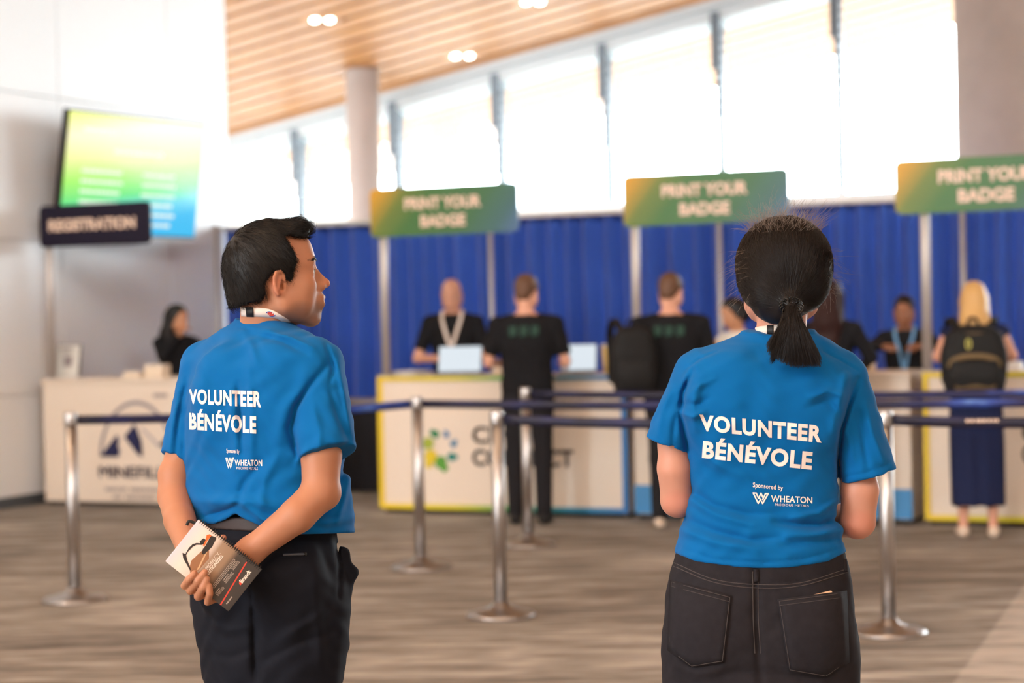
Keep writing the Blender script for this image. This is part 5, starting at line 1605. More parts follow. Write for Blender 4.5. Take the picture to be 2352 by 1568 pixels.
f.strokes([
    ([(1592, 850), (1570, 900), (1563, 950), (1575, 1010), (1580, 1040)], 6, -0.007), ([(1610, 870), (1590, 930), (1598, 985)], 10, 0.005), ([(1560, 945), (1590, 958), (1615, 948)], 7, 0.006), ([(1565, 925), (1600, 930), (1625, 915)], 6, -0.004), ([(1540, 900), (1520, 950), (1512, 1000)], 7, 0.003), ([(1558, 930), (1548, 980), (1545, 1020)], 6, -0.003),
    ([(1972, 872), (1950, 930), (1932, 990), (1926, 1060), (1928, 1108)], 6, -0.007), ([(1945, 860), (1930, 920), (1915, 990)], 11, 0.005), ([(1860, 912), (1900, 898), (1935, 908)], 8, 0.005), ([(1855, 935), (1900, 922), (1925, 945), (1925, 985)], 8, -0.004), ([(1990, 930), (2005, 1000), (2030, 1060)], 8, 0.004), ([(1975, 950), (1985, 1020), (1995, 1080)], 8, -0.004), ([(1950, 1000), (1960, 1060)], 7, 0.003),
    ([(1890, 806), (1930, 826), (1972, 852)], 3, -0.002), ([(1650, 806), (1610, 822), (1575, 846)], 3, -0.002), ([(1640, 870), (1600, 890), (1575, 915)], 6, 0.003),
    ([(1583, 1125), (1640, 1160), (1715, 1180), (1790, 1178)], 8, -0.004), ([(1590, 1150), (1650, 1185), (1730, 1205)], 9, 0.005), ([(1572, 1190), (1640, 1220), (1720, 1240), (1790, 1236)], 9, -0.006), ([(1565, 1215), (1640, 1245), (1740, 1262)], 10, 0.005),
    ([(1924, 1150), (1880, 1178), (1820, 1188)], 8, 0.006), ([(1926, 1192), (1885, 1206), (1830, 1205), (1780, 1198)], 8, -0.008), ([(1935, 1215), (1880, 1226), (1810, 1230)], 9, 0.006), ([(1938, 1238), (1880, 1246), (1800, 1250)], 8, -0.004),
    ([(1700, 1070), (1760, 1120), (1860, 1150)], 9, -0.0025), ([(1620, 1050), (1680, 1085), (1760, 1095)], 12, 0.0025),
    ([(1552, 1256), (1640, 1284), (1750, 1292), (1850, 1284), (1940, 1256)], 4, -0.002), ([(1722, 786), (1790, 792), (1858, 786)], 3, -0.0016),
    ([(1484, 994), (1530, 1020), (1578, 1030)], 3, -0.0015), ([(1932, 1096), (1990, 1085), (2056, 1060)], 3, -0.0015)], YW - 0.22, YW + 0.03, 1.9)
ripple(f, 0.0014)
cut_curve(f, [1540, 1600, 1700, 1760, 1820, 1900, 1950], [1266, 1290, 1303, 1305, 1303, 1290, 1264])
V, Q = f.mesh(2)
bvh = BVHTree.FromPolygons(V.tolist(), Q.tolist())
shirt = np_mesh('shirt', V, Q, M_shirt, wom, True, FW)
shirt_back(bvh, shirt, FW,
    ((1606, 951), (1889, 977), (1608, 989), (1887, 1017)), ((1615.5, 1002), (1868, 1028), (1612, 1052), (1864, 1079)),
    ((1729.5, 1107), (1798.5, 1115), (1729, 1122), (1798, 1129)), ((1729, 1131), (1765.5, 1133), (1729, 1156), (1765.5, 1158)),
    ((1771, 1137), (1866, 1141), (1771, 1152), (1866, 1156)), ((1780, 1156), (1858, 1159), (1780, 1161), (1858, 1164)))
lv = sil([(1255, 1556, 1936), (1300, 1543, 1948), (1350, 1532, 1956), (1440, 1527, 1964), (1520, 1527, 1967), (1570, 1528, 1968), (1620, 1540, 1956, 0, 0.58), (1680, 1585, 1912, 0, 0.48), (1730, 1640, 1860, 0, 0.4)], YW, yawW, 0.66)
f = Field(graded([(0.27, 0.82, 0.004)]), graded([(YW - 0.22, YW + 0.20, 0.004)]), graded([(0.05, 0.52, 0.012), (0.52, 0.98, 0.004)]))
f.add(loft(lv, yawW, 2.4), 0.01)
LEG = (((1630, 1500, 0), (1640, 1830, 0.0), (1650, 2230, 0.03)), ((1862, 1500, 0), (1852, 1830, 0.0), (1848, 2230, 0.03)))
for a, k, n in LEG:
    f.add(cap(PW(*a), PW(*k), 0.086, 0.072), 0.05); f.add(cap(PW(*k), PW(*n), 0.070, 0.060), 0.02)
f.add(ell(PW(1640, 1450, -0.075), (0.085, 0.065, 0.085)), 0.05); f.add(ell(PW(1850, 1450, -0.075), (0.085, 0.065, 0.085)), 0.05)
f.strokes([([(1736, 1300), (1737, 1400), (1742, 1490), (1748, 1580)], 10, -0.007), ([(1548, 1290), (1640, 1328), (1740, 1340), (1840, 1336), (1945, 1304)], 3, -0.0022),
    ([(1640, 1560), (1690, 1540), (1740, 1545)], 12, -0.004), ([(1750, 1545), (1800, 1548), (1850, 1565)], 12, -0.004), ([(1550, 1530), (1600, 1550), (1650, 1540)], 9, 0.003)], YW - 0.25, YW + 0.02, 1.2)
ripple(f, 0.0010)
V, Q = f.mesh(2)
jeans = np_mesh('jeans', V, Q, M_jean, wom, True, FW)
bvt = BVHTree.FromPolygons(V.tolist(), Q.tolist())
# waistband, yoke, seams, pockets, belt loops
def stitch(pts, r=0.0011, name='stitching', m=M_stitch, n=40):
    p = on_cloth(bvt, pts, n, 0.0004)
    if len(p) > 2:
        V, F = tube_np(p, r, 5); return np_mesh(name, V, F, m, jeans, True, FW)
stitch([(1548, 1292), (1640, 1330), (1740, 1342), (1840, 1338), (1945, 1306)])
stitch([(1547, 1300), (1640, 1337), (1740, 1350), (1840, 1345), (1946, 1314)])
stitch([(1729, 1312), (1730, 1420), (1734, 1500)]); stitch([(1741, 1312), (1742, 1420), (1747, 1500)])
def patch(name, pts, m, lift=0.0022, n=9, bulge=0.0):
    """cloth patch lying on the jeans: grid between four pixel corners TL TR BR BL (plus a point at the bottom)"""
    TL, TR, BR, BM, BL = (np.array(p, float) for p in pts)
    V = []; 
    for j in range(n + 1):
        t = j / n
        for i in range(n + 1):
            s = i / n
            bot = BL * (1 - s) * (1 if s < .5 else 1) + BR * s
            k = 1 - abs(2 * s - 1); bot = bot + (BM - (BL + BR) / 2) * k
            p = (TL * (1 - s) + TR * s) * (1 - t) + bot * t
            d = ray(*p); h, nn, _, _ = bvt.ray_cast(Vector((0, 0, HC)), d)
            V.append((h if h is not None else PW(p[0], p[1], -0.05)) - d * (lift + bulge * min(1, 5 * k) * (1 - 0.8 * t * t)))
    F = [(j * (n + 1) + i, j * (n + 1) + i + 1, (j + 1) * (n + 1) + i + 1, (j + 1) * (n + 1) + i) for j in range(n) for i in range(n)]
    o = np_mesh(name, [list(v) for v in V], F, m, jeans, True, FW)
    so = o.modifiers.new('cloth', 'SOLIDIFY'); so.thickness = 0.002; so.offset = -1
    return o
lp = [(1540, 1331), (1680, 1368), (1662, 1521), (1588, 1533), (1534, 1492)]
rp = [(1786, 1376), (1944, 1356), (1950, 1520), (1898, 1556), (1812, 1541)]
for q in (lp, rp):
    po = patch('back_pocket', q, M_jean, bulge=0.012 if q is rp else 0.0)
    bvp = BVHTree.FromPolygons([list(v.co + FW) for v in po.data.vertices], [list(p.vertices) for p in po.data.polygons])
    ctr = np.mean([np.array(p, float) for p in q], 0); q2 = [tuple(ctr + (np.array(p, float) - ctr) * 0.955) for p in q]
    for e in ((q2[0], q2[1]), ((q2[0][0], q2[0][1] + 10), (q2[1][0], q2[1][1] + 10)), (q2[1], q2[2]), (q2[2], q2[3]), (q2[3], q2[4]), (q2[4], q2[0])):
        pp = on_cloth(bvp, list(e), 24, 0.0024)
        if len(pp) > 3:
            V_, F_ = tube_np(pp, 0.0008, 5); np_mesh('stitching', V_, F_, M_stitch, po, True, FW)
for u, v in ((1736, 1312), (1940, 1288)):
    p = on_cloth(bvt, [(u, v - 5), (u + 1, v + 24)], 8, 0.003)
    if len(p) > 3:
        V, F = strap_np(p, [Vector((0, -1, 0))] * len(p), 0.0095, 0.003); np_mesh('belt_loop', V, F, M_jean, jeans, False, FW)
for u in (1650, 1848):
    hp = PW(u, 2290, 0.03); hp.z = 0
    shoe(wom, hp + Vector((0, -0.05, 0)), hp + Vector((0.01 if u > 1700 else -0.01, 0.13, 0)), FW, M_shoe)
# skin
f = Field(graded([(0.30, 0.48, 0.0036), (0.48, 0.69, 0.0028), (0.69, 0.82, 0.0036)]), graded([(YW - 0.16, YW + 0.40, 0.0036)]), graded([(0.05, 0.9, 0.016), (0.9, 1.42, 0.0036), (1.42, 1.68, 0.0028)]))
sculpt_head(f, hw, male=False)
f.add(cap(hw.p(0, -0.024, -0.045), PW(1790, 800, 0.015), 0.050, 0.058), 0.02)
f.add(loft([(z, x, y, a - 0.016, b - 0.014) for z, x, y, a, b in torso[1:9]], yawW, 2.35), 0.02)
f.add(loft([(z, x, y, a - 0.016, b - 0.014) for z, x, y, a, b in lv[:6]], yawW, 2.4), 0.02)
for a, k, n in LEG:
    f.add(cap(PW(*a), PW(*k), 0.072, 0.050), 0.02); f.add(cap(PW(*k), PW(*n), 0.050, 0.034), 0.02)
eL = PW(1557, 1148, 0.015); wL = PW(1650, 1150, 0.235)
f.add(cap(PW(1610, 870, 0), PW(1547, 1020, 0.0), 0.040, 0.033), 0.01); f.add(cap(PW(1547, 1020, 0.0), PW(1551, 1075, 0.0), 0.033, 0.0385), 0.01); f.add(cap(PW(1551, 1075, 0.0), eL, 0.0385, 0.037), 0.008)
f.add(cap(eL, PW(1590, 1150, 0.09), 0.037, 0.036), 0.008); f.add(cap(PW(1590, 1150, 0.09), wL, 0.036, 0.024), 0.008)
eR = PW(1970, 1196, 0.01); wR = PW(1850, 1185, 0.235)
f.add(cap(PW(1926, 880, 0), PW(1970, 1070, 0.0), 0.042, 0.036), 0.01); f.add(cap(PW(1970, 1070, 0.0), PW(1975, 1125, 0.0), 0.036, 0.040), 0.01); f.add(cap(PW(1975, 1125, 0.0), eR, 0.040, 0.038), 0.008)
f.add(cap(eR, PW(1935, 1195, 0.09), 0.038, 0.036), 0.008); f.add(cap(PW(1935, 1195, 0.09), wR, 0.036, 0.024), 0.008)
hand(f, wL, Vector((0.55, 0.7, 0.05)), Vector((0.6, -0.4, 0.6)), -1, 0.88)
hand(f, wR, Vector((-0.6, 0.7, 0.05)), Vector((-0.6, -0.4, 0.6)), 1, 0.88)
V, Q = f.mesh(2)
sk = np.array(S(194, 138, 116))
bodyw = np_mesh('body', V, Q, M_skinf, wom, True, FW, tint(V, sk, [(hw.p(0, 0.104, -0.0495), (0.019, 0.012, 0.0115), hw.R, np.array(S(190, 108, 104)), 0.85), (PW(1557, 1170, -0.02), (0.04, 0.05, 0.05), np.eye(3), np.array(S(196, 122, 102)), 0.5), (PW(1975, 1215, -0.02), (0.04, 0.05, 0.05), np.eye(3), np.array(S(196, 122, 102)), 0.5)]))
face_parts(wom, hw, FW, M_hairf, M_iris, M_eyew)
# hair gathered at the nape
TIE = np.array(PW(1815, 703, -0.100))
hc = np.array(PW(1801, 606, 0.020))
g = Field(axis_(hc[0] - 0.135, hc[0] + 0.135, 0.0028), axis_(YW - 0.135, YW + 0.15, 0.003), axis_(1.40, 1.70, 0.0028))
HE = (0.103, 0.115, 0.104)
g.add(ell(hc, HE), 0.01)
g.add(ell(PW(1800, 655, -0.012), (0.092, 0.085, 0.070)), 0.03)
g.add(cap(PW(1795, 690, -0.055), TIE + [0, 0.006, 0.004], 0.050, 0.022), 0.03)
g.add(cap(PW(1770, 700, -0.03), PW(1790, 722, -0.06), 0.034, 0.022), 0.02)
# leave the face and the sides of the neck free
intersect(g, poly_prism([(-0.20, 0.2), (0.085, 0.2), (0.080, 0.105), (0.060, 0.07), (0.045, 0.02), (0.005, -0.012), (-0.03, -0.055), (-0.06, -0.085), (-0.2, -0.10)], hw, -0.16, 0.16), 0.008)
HV, HQ = g.mesh(2); HN = vnormals(HV, HQ)
hair = np_mesh('hair', HV, HQ, M_hairf, wom, True, FW)
bvhair = BVHTree.FromPolygons(HV.tolist(), HQ.tolist())
cand = np.where((HV[:, 2] > hc[2] - 0.075))[0]
cnt = 7000
idx = RNG.choice(cand, cnt); rnd = RNG.random((cnt, 5))
def wpath(i, s):
    a = HV[idx[i]]; 
    frac = 0.22 + 0.5 * rnd[i, 0]
    b = TIE + (rnd[i, 1:4] - 0.5) * [0.020, 0.010, 0.016]
    out = []
    for t in s:
        q = a * (1 - t * frac) + b * t * frac
        h, n, _, _ = bvhair.find_nearest(Vector(q))
        out.append(np.array(h) + np.array(n) * (0.0004 + 0.0030 * rnd[i, 4] ** 2 * math.sin(3 * t)))
    return np.array(out)
V, F = strands(cnt, wpath, 0.00045, 0.00022, 8)
np_mesh('hair_strands', V, F, M_hairf, hair, True, FW)
# fly-away hairs over the crown and beside the ears
cand = np.where((HV[:, 2] > hc[2] + 0.065) & (HV[:, 1] < hc[1] + 0.05))[0]; side_ = np.where((np.abs(HV[:, 0] - hc[0]) > 0.082) & (HV[:, 2] < hc[2] + 0.03))[0]
idf = np.concatenate([RNG.choice(cand, 620), RNG.choice(side_, 130)]); rf = RNG.random((750, 6))
def fly(i, s):
    k = idf[i]; n = HN[k]; up = np.array([0, 0, 1.0]) if i < 620 else np.array([0, 0, -1.2])
    sd = np.array([rf[i, 0] - 0.5, rf[i, 1] - 0.6, 0]) * 1.6
    d = n * (0.25 + 0.7 * rf[i, 2] ** 2) + up * 0.25 * rf[i, 3] + sd * 0.6; d /= np.linalg.norm(d)
    ln = 0.016 + 0.050 * rf[i, 4] ** 2.5 + 0.012 * rf[i, 5]
    e = np.array([rf[i, 5] - 0.5, 0, rf[i, 0] - 0.7])
    return HV[k] + np.outer(s * ln, d) + np.outer(s ** 2 * ln * 0.55, e)
V, F = strands(750, fly, 0.00028, 0.00014, 6)
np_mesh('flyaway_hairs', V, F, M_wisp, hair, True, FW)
# the tail
tail = Field(axis_(hc[0] - 0.09, hc[0] + 0.13, 0.0035), axis_(YW - 0.19, YW + 0.0, 0.0035), axis_(1.28, 1.52, 0.0035))
tail.add(cap(TIE, PW(1822, 755, -0.124), 0.011, 0.019), 0.01)
tail.add(cap(PW(1822, 755, -0.124), PW(1838, 790, -0.126), 0.019, 0.028, ((0, 1, 0), 0.5)), 0.01)
tail.add(cap(PW(1800, 765, -0.122), PW(1785, 795, -0.122), 0.010, 0.009), 0.01)
V, Q = tail.mesh(2); pony = np_mesh('ponytail', V, Q, M_hairf, wom, True, FW)
cnt = 4200; rt = RNG.random((cnt, 8))
def tpath(i, s):
    u = rt[i, 0] ** 0.85
    e_u = 1760 + 126 * u; e_v = 798 + 34 * math.sin(min(1, u * 1.35) * math.pi * 0.62) + (rt[i, 1] - 0.5) * 26
    if rt[i, 7] < 0.06: e_u, e_v = 1768 + 10 * rt[i, 1], 835 - 20 * rt[i, 2]
    e = np.array(PW(e_u, e_v, -0.130 - 0.030 * (rt[i, 2] - 0.2)))
    a = TIE + (rt[i, 3:6] - 0.5) * [0.026, 0.020, 0.018]
    m = np.array(PW(1790 + 62 * u, 748 + 12 * (rt[i, 6] - .5), -0.136 - 0.034 * rt[i, 2] * (1 - (2 * u - 1) ** 2) ))
    s2 = s[:, None]
    p = (1 - s2) ** 2 * a + 2 * s2 * (1 - s2) * m + s2 ** 2 * e
    p += np.outer(np.sin(s * 7 + rt[i, 6] * 6) * s, (rt[i, 3:6] - 0.5) * 0.006)
    return p
V, F = strands(cnt, tpath, 0.00045, 0.00018, 9)
np_mesh('ponytail_strands', V, F, M_hairf, pony, True, FW)
# spiky black hair tie
loops = []
for k in range(16):
    a = 2 * math.pi * k / 16
    c = TIE + np.array([0.019 * math.cos(a), -0.014 + 0.004 * math.sin(3 * a), 0.013 * math.sin(a)])
    o1 = np.array([math.cos(a), -0.4, math.sin(a)]); o1 /= np.linalg.norm(o1); o2 = np.array([-math.sin(a), 0.2, math.cos(a)])
    loops.append(tube_np([c + 0.0072 * (math.cos(t) * o1 + 0.8 * math.sin(t) * o2) for t in np.linspace(0, 2 * math.pi, 11)[:-1]], 0.0012, 6, True))
V, F = merge_np(loops); np_mesh('hair_tie', V, F, mat('glossy_black_plastic', S(10, 10, 11), 0.12), pony, True, FW)
# lanyard
bvs = BVHTree.FromPolygons(*[x.tolist() for x in (np.array([list(v.co + FW) for v in bodyw.data.vertices]), np.array([list(p.vertices) for p in bodyw.data.polygons]))])
lan, pth, nor = skin_strap(bvs, [(1714, 776), (1724, 768), (1742, 761), (1770, 758), (1810, 757), (1845, 763), (1862, 776)], 0.021, M_lan, 'lanyard', wom, FW)
skin_strap(bvs, [(1763, 758.5), (1770, 758), (1777, 757.5)], 0.0225, M_blacktrim, 'clasp', lan, FW, 0.0026, 0.0016, 8)
k = min(range(len(pth)), key=lambda i: abs(project(*pth[i])[0] - 1727))
lan_badge(pth[k], nor[k], pth[k + 1] - pth[max(k - 1, 0)], lan, FW)
# phone in the back pocket
_d = ray(1884, 1368); _h, _n, _, _ = bvt.ray_cast(Vector((0, 0, HC)), _d); _n = -_n if _n.dot(_d) > 0 else _n
_n.normalize(); _x = UP.cross(-_n).normalized() if UP.cross(-_n).x > 0 else -UP.cross(-_n).normalized(); _x = (_x + UP * 0.11).normalized(); _z = _x.cross(-_n).normalized(); _z = _z if _z.z > 0 else -_z
p = [None, _h + _n * 0.0048]
ph = empty('phone', p[1], 0, 'phone with a pale edge poking from the back pocket of the black jeans', 'phone')
bm = bmesh.new(); R = Matrix((_x, -_n, _z)).transposed()
box(bm, R @ Vector((0, 0.0, -0.016)), (0.056, 0.005, 0.042), R); bm_obj('phone_case', bm, mat('pale_gold_case', S(222, 190, 160), 0.35), ph, bevel=0.003)
bm = bmesh.new(); box(bm, R @ Vector((0, 0.0026, -0.016)), (0.050, 0.001, 0.036), R); bm_obj('phone_display', bm, M_black, ph)

# ================================================================== PEOPLE AT THE DESKS
M_skA = mat('light_skin', S(216, 160, 134), 0.55, sss=0.08)
M_skB = mat('olive_skin', S(196, 142, 108), 0.55, sss=0.08)
M_skC = mat('brown_skin', S(150, 100, 74), 0.55, sss=0.08)
M_blk = mat('black_cotton', S(24, 24, 27), 0.85, spec=0.2)
M_blk2 = mat('charcoal_cloth', S(34, 33, 36), 0.85, spec=0.2)
M_nvy = mat('navy_cloth', S(30, 38, 70), 0.85, spec=0.2)
M_wht = mat('white_blouse', S(235, 228, 218), 0.8)
M_hBrown = mat('short_brown_hair', S(96, 66, 46), 0.55)
M_hBlack = mat('black_hair', S(20, 17, 17), 0.4)
M_hRed = mat('dark_auburn_hair', S(44, 24, 22), 0.6, spec=0.2)
M_hBlond = mat('blonde_hair', S(206, 164, 104), 0.45)
M_greenp = mat('dull_green_print', S(40, 74, 62), 0.7)
M_bluel = mat('pale_blue_lanyard', S(110, 160, 205), 0.6)
M_paleshoe = mat('pale_shoe', S(226, 206, 186), 0.5)

def figure(label, loc, yaw, h, skin, hair=None, hairm=None, top=M_blk, sleeve_len=0.5, bottom=M_blk2, kind='trousers', shoes=M_blacktrim,
           armL=((-0.27, 0.06, 1.14), (-0.17, 0.30, 1.08)), armR=((0.27, 0.06, 1.14), (0.17, 0.30, 1.08)), pitch=-0.25, hyaw=0.0, wide=1.0, female=False, lean=0.0, group=None):
    """standing figure in its own frame: x right, y forward, z up; sizes for 1.75 m, scaled to H"""
    r = empty('person', (loc.x, loc.y, 0), -yaw, label, 'person', group)
    r.scale = (h / 1.75,) * 3
    kk = h / 1.75
    armL = [(p[0], p[1], p[2] if p[2] > 1.3 else p[2] * min(1.15, max(1.0, 1 / kk))) for p in armL]; armR = [(p[0], p[1], p[2] if p[2] > 1.3 else p[2] * min(1.15, max(1.0, 1 / kk))) for p in armR]
    st = 0.0095
    AX = (axis_(-0.50, 0.50, st), axis_(-0.32, 0.56, st), graded([(0, 1.40, 0.011), (1.40, 1.80, 0.0065)]))
    hd = head_frame((0, 0.035 + lean, 1.615), hyaw, pitch)
    sw = 0.185 * wide
    tors = [(0.86, 0, 0.0, 0.165 * wide, 0.118), (0.98, 0, 0.0, 0.162 * wide, 0.115), (1.12, 0, lean * 0.3, 0.155 * wide, 0.108), (1.28, 0, lean * 0.6, 0.178 * wide, 0.120), (1.38, 0, lean * 0.8, 0.180 * wide, 0.108), (1.45, 0, lean * 0.9, 0.125 * wide, 0.085), (1.50, 0, lean, 0.068, 0.066)]
    f = Field(*AX)
    sculpt_head(f, hd)
    f.add(cap(hd.p(0, -0.025, -0.045), (0, lean * 0.9 - 0.005, 1.44), 0.052, 0.060), 0.02)
    f.add(loft([(z, x, y, a - 0.014, b - 0.014) for z, x, y, a, b in tors]), 0.02)
    arms = []
    for sx, (el, wr) in ((-1, armL), (1, armR)):
        sh = (sx * sw, lean * 0.8, 1.405)
        f.add(cap(sh, el, 0.046, 0.037), 0.015); f.add(cap(el, wr, 0.037, 0.026), 0.012)
        d = Vector(wr) - Vector(el); hand(f, Vector(wr), d, Vector((-sx * 0.5, 0.1, -0.8)), sx, 0.95, (18, 25, 20))
        arms.append((sx, sh, el, wr))
    for sx in (-1, 1):
        f.add(cap((sx * 0.088, 0, 0.86), (sx * 0.098, 0.01, 0.48), 0.072, 0.048), 0.02); f.add(cap((sx * 0.098, 0.01, 0.48), (sx * 0.10, -0.01, 0.07), 0.048, 0.033), 0.02)
        f.add(cap((sx * 0.10, -0.03, 0.04), (sx * 0.11, 0.13, 0.03), 0.028, 0.024), 0.02)
    V, Q = f.mesh(1); np_mesh('body', V, Q, skin, r)
    # top
    f = Field(*AX)
    f.add(loft([(z, x, y, a + 0.004, b + 0.004) for z, x, y, a, b in tors[:-1]] + [(1.475, 0, lean, 0.075, 0.072)]), 0.02)
    for sx, sh, el, wr in arms:
        g = Field(*AX)
        g.add(cap((sx * 0.10, lean * 0.8, 1.43), sh, 0.055, 0.058), 0.03)
        if sleeve_len <= 1:
            e = Vector(sh).lerp(Vector(el), sleeve_len); e2 = Vector(sh).lerp(Vector(el), sleeve_len + 0.25)
            g.add(cap(sh, e2, 0.058, 0.056), 0.02); g.half(e, Vector(el) - Vector(sh), 0.003, lo=np.minimum(e, e2) - 0.07, hi=np.maximum(e, e2) + 0.09)
        else:
            g.add(cap(sh, el, 0.058, 0.049), 0.02); g.add(cap(el, Vector(el).lerp(Vector(wr), 0.9), 0.049, 0.038), 0.02)
        merge_fields(f, g, 0.02)
    X, Y, Z = f.ax[0][:, None, None], f.ax[1][None, :, None], f.ax[2][None, None, :]
    f.F += (0.003 * np.sin(Z * 46 + X * 20 + np.sin(X * 31)) * np.sin(X * 24 + Y * 15)).astype(np.float32)
    V, Q = f.mesh(1); topo = np_mesh('shirt' if sleeve_len <= 1 else 'jacket', V, Q, top, r)
    # bottom
    f = Field(*AX)
    if kind == 'trousers':
        f.add(loft([(0.74, 0, 0, 0.150 * wide, 0.112), (0.86, 0, 0, 0.168 * wide, 0.122), (0.98, 0, 0, 0.158 * wide, 0.115)]), 0.02)
        for sx in (-1, 1):
            f.add(cap((sx * 0.088, 0, 0.82), (sx * 0.100, 0.01, 0.48), 0.090, 0.068), 0.02); f.add(cap((sx * 0.100, 0.01, 0.48), (sx * 0.10, -0.01, 0.10), 0.068, 0.058), 0.02)
    else:
        f.add(loft([(0.225, 0, 0.0, 0.182, 0.125), (0.45, 0, 0.0, 0.185, 0.13), (0.75, 0, 0.0, 0.185, 0.13), (0.90, 0, 0, 0.178, 0.125), (1.02, 0, 0, 0.155, 0.112)]), 0.02)
        f.cut(cap((0, -0.16, 0.10), (0, -0.14, 0.80), 0.030, 0.012), 0.04)
        f.F += (0.004 * np.sin(X * 60 + Z * 2)).astype(np.float32)
    V, Q = f.mesh(1); np_mesh('trousers' if kind == 'trousers' else 'culottes', V, Q, bottom, r)
    for sx in (-1, 1):
        f = Field(axis_(-0.20, 0.20, 0.008), axis_(-0.12, 0.22, 0.008), axis_(-0.01, 0.13, 0.008))
        f.add(cap((sx * 0.10, -0.035, 0.045), (sx * 0.115, 0.14, 0.036), 0.041, 0.036), 0.01); f.half((0, 0, 0.002), (0, 0, -1), 0.003)
        V, Q = f.mesh(1); np_mesh('shoe', V, Q, shoes, r)
    # hair
    if hair:
        g = Field(*AX)
        thick = 0.006 if hair == 'short' else 0.012
        g.add(hd.ell((0, -0.016, 0.050), (0.078 + thick, 0.102 + thick, 0.090 + thick)), 0.01)
        if hair == 'short':
            g.add(hd.cap((0, -0.06, -0.02), (0, -0.05, -0.045), 0.054, 0.048), 0.03)
            poly = [(-0.2, 0.2), (0.2, 0.2), (0.12, 0.085), (0.06, 0.075), (0.035, 0.03), (0.02, -0.01), (0.005, 0.025), (-0.02, 0.03), (-0.035, -0.02), (-0.06, -0.065), (-0.2, -0.07)]
        else:
            poly = [(-0.3, 0.2), (0.2, 0.2), (0.12, 0.10), (0.07, 0.085), (0.040, 0.03), (0.022, -0.05), (0.01, -0.5), (-0.3, -0.5)]
            ln = {'long': 0.34, 'bob': 0.20, 'bun': 0.0}[hair]
            g.add(hd.cap((0, -0.055, 0.0), (0, -0.075, -ln * 0.5), 0.084, 0.100), 0.04)
            if ln: g.add(cap(hd.p(0, -0.075, -ln * 0.5), hd.p(0, -0.105, -ln), 0.112, 0.085, ((0, 1, 0), 0.5)), 0.03)
            for sx in (-1, 1): g.add(hd.cap((sx * 0.070, -0.01, 0.02), (sx * 0.082, -0.02, -ln * 0.8), 0.028, 0.040), 0.03)
            if ln: g.F += (0.004 * np.sin(X * 170 + np.sin(Z * 30) * 1.5)).astype(np.float32)
        intersect(g, poly_prism(poly, hd, -0.2, 0.2), 0.006)
        V, Q = g.mesh(1); np_mesh('hair', V, Q, hairm, r)
    face_parts(r, hd, (0, 0, 0), hairm or M_hBrown, M_iris, M_eyew)
    return r, topo, hd
def chest_y(z, wide=1.0): return 0.125
def front_lanyard(r, m, z0=1.20, bag=True):
    path = []
    for sx in (-1, 1):
        pts = [(sx * 0.062, -0.055, 1.51), (sx * 0.078, 0.03, 1.495), (sx * 0.070, 0.105, 1.42), (sx * 0.040, 0.135, 1.32), (sx * 0.008, 0.140, z0)]
        pp = catmull(np.linspace(0, 1, 24), np.linspace(0, 1, 5), np.array(pts))
        nor = [(p[0] * 2, 1 if p[1] > 0 else -0.4, 0.2) for p in pp]
        path.append(strap_np(pp, nor, 0.026, 0.003))
    V, F = merge_np(path); l = np_mesh('lanyard', V, F, m, r, False)
    if bag:
        bm = bmesh.new(); box(bm, (0, 0.145, z0 - 0.06), (0.09, 0.006, 0.12)); bm_obj('badge', bm, M_white, l, bevel=0.002)
    return l
def back_print(topo, z, n=3, y=-0.128):
    bm = bmesh.new()
    for i in range(n):
        x = (i - (n - 1) / 2) * 0.078
        for a, b, w, hh in ((-0.014, 0, 0.022, 0.072), (0.014, 0.004, 0.022, 0.064)):
            box(bm, (x + a, y, z + b), (w, 0.006, hh))
    return bm_obj('back_print', bm, M_greenp, topo)

def at_row(u, q): 
    p = on_row(u, 720, q); return Vector((p.x, p.y, 0))
def top_h(u, v, q): return on_row(u, v, q).z
RY = math.pi / 2 + rad(24)
FACE_DESK = rad(24)                     # facing the windows, square to the desks
FACE_HALL = rad(24 + 180)               # facing out over the desks
q = 0.95
b1 = at_row(402, 0.90)
figure('person with long black hair, chin on hand, sitting behind the registration desk', b1, rad(150), top_h(402, 708, 0.9) + 0.02, M_skB, 'long', M_hBlack, M_blk, 1.5, M_blk2, armL=((-0.25, 0.16, 1.20), (-0.12, 0.34, 1.10)), armR=((0.20, 0.18, 1.18), (0.04, 0.165, 1.47)), pitch=-0.12, hyaw=rad(-28), wide=0.88, lean=0.02)
r1 = bpy.context.scene.objects[-1] if False else None
p2 = at_row(1040, 0.95)
r, t, hd = figure('bald person in a black short sleeved shirt with a white lanyard behind the desk', p2, FACE_HALL - rad(18), top_h(1040, 646, 0.95) + 0.02, M_skA, None, None, M_blk, 0.75, M_blk2, armL=((-0.28, 0.05, 1.13), (-0.06, 0.27, 1.13)), armR=((0.28, 0.05, 1.13), (0.06, 0.27, 1.13)), pitch=-0.45)
front_lanyard(r, M_lan, 1.22, False)
ph = empty('handheld_device', (0, 0, 0), 0, 'small pale device held in both hands by the bald person', 'device')
M_ = r.matrix_basis
bm = bmesh.new(); box(bm, (0, 0, 0), (0.085, 0.030, 0.060)); bm_obj('device_shell', bm, M_white, ph, bevel=0.006)
bm = bmesh.new(); box(bm, (0, 0.0, 0.031), (0.06, 0.02, 0.002)); bm_obj('display', bm, M_black, ph)
k = top_h(1040, 646, 0.95) / 1.75
cs, sn = math.cos(-(FACE_HALL - rad(18))), math.sin(-(FACE_HALL - rad(18)))
ph.location = (p2.x + k * (-sn * 0.375), p2.y + k * (cs * 0.375), k * 1.13 + 0.012); ph.rotation_euler = (0, 0, -(FACE_HALL - rad(18)))
p3 = at_row(1208, -0.50)
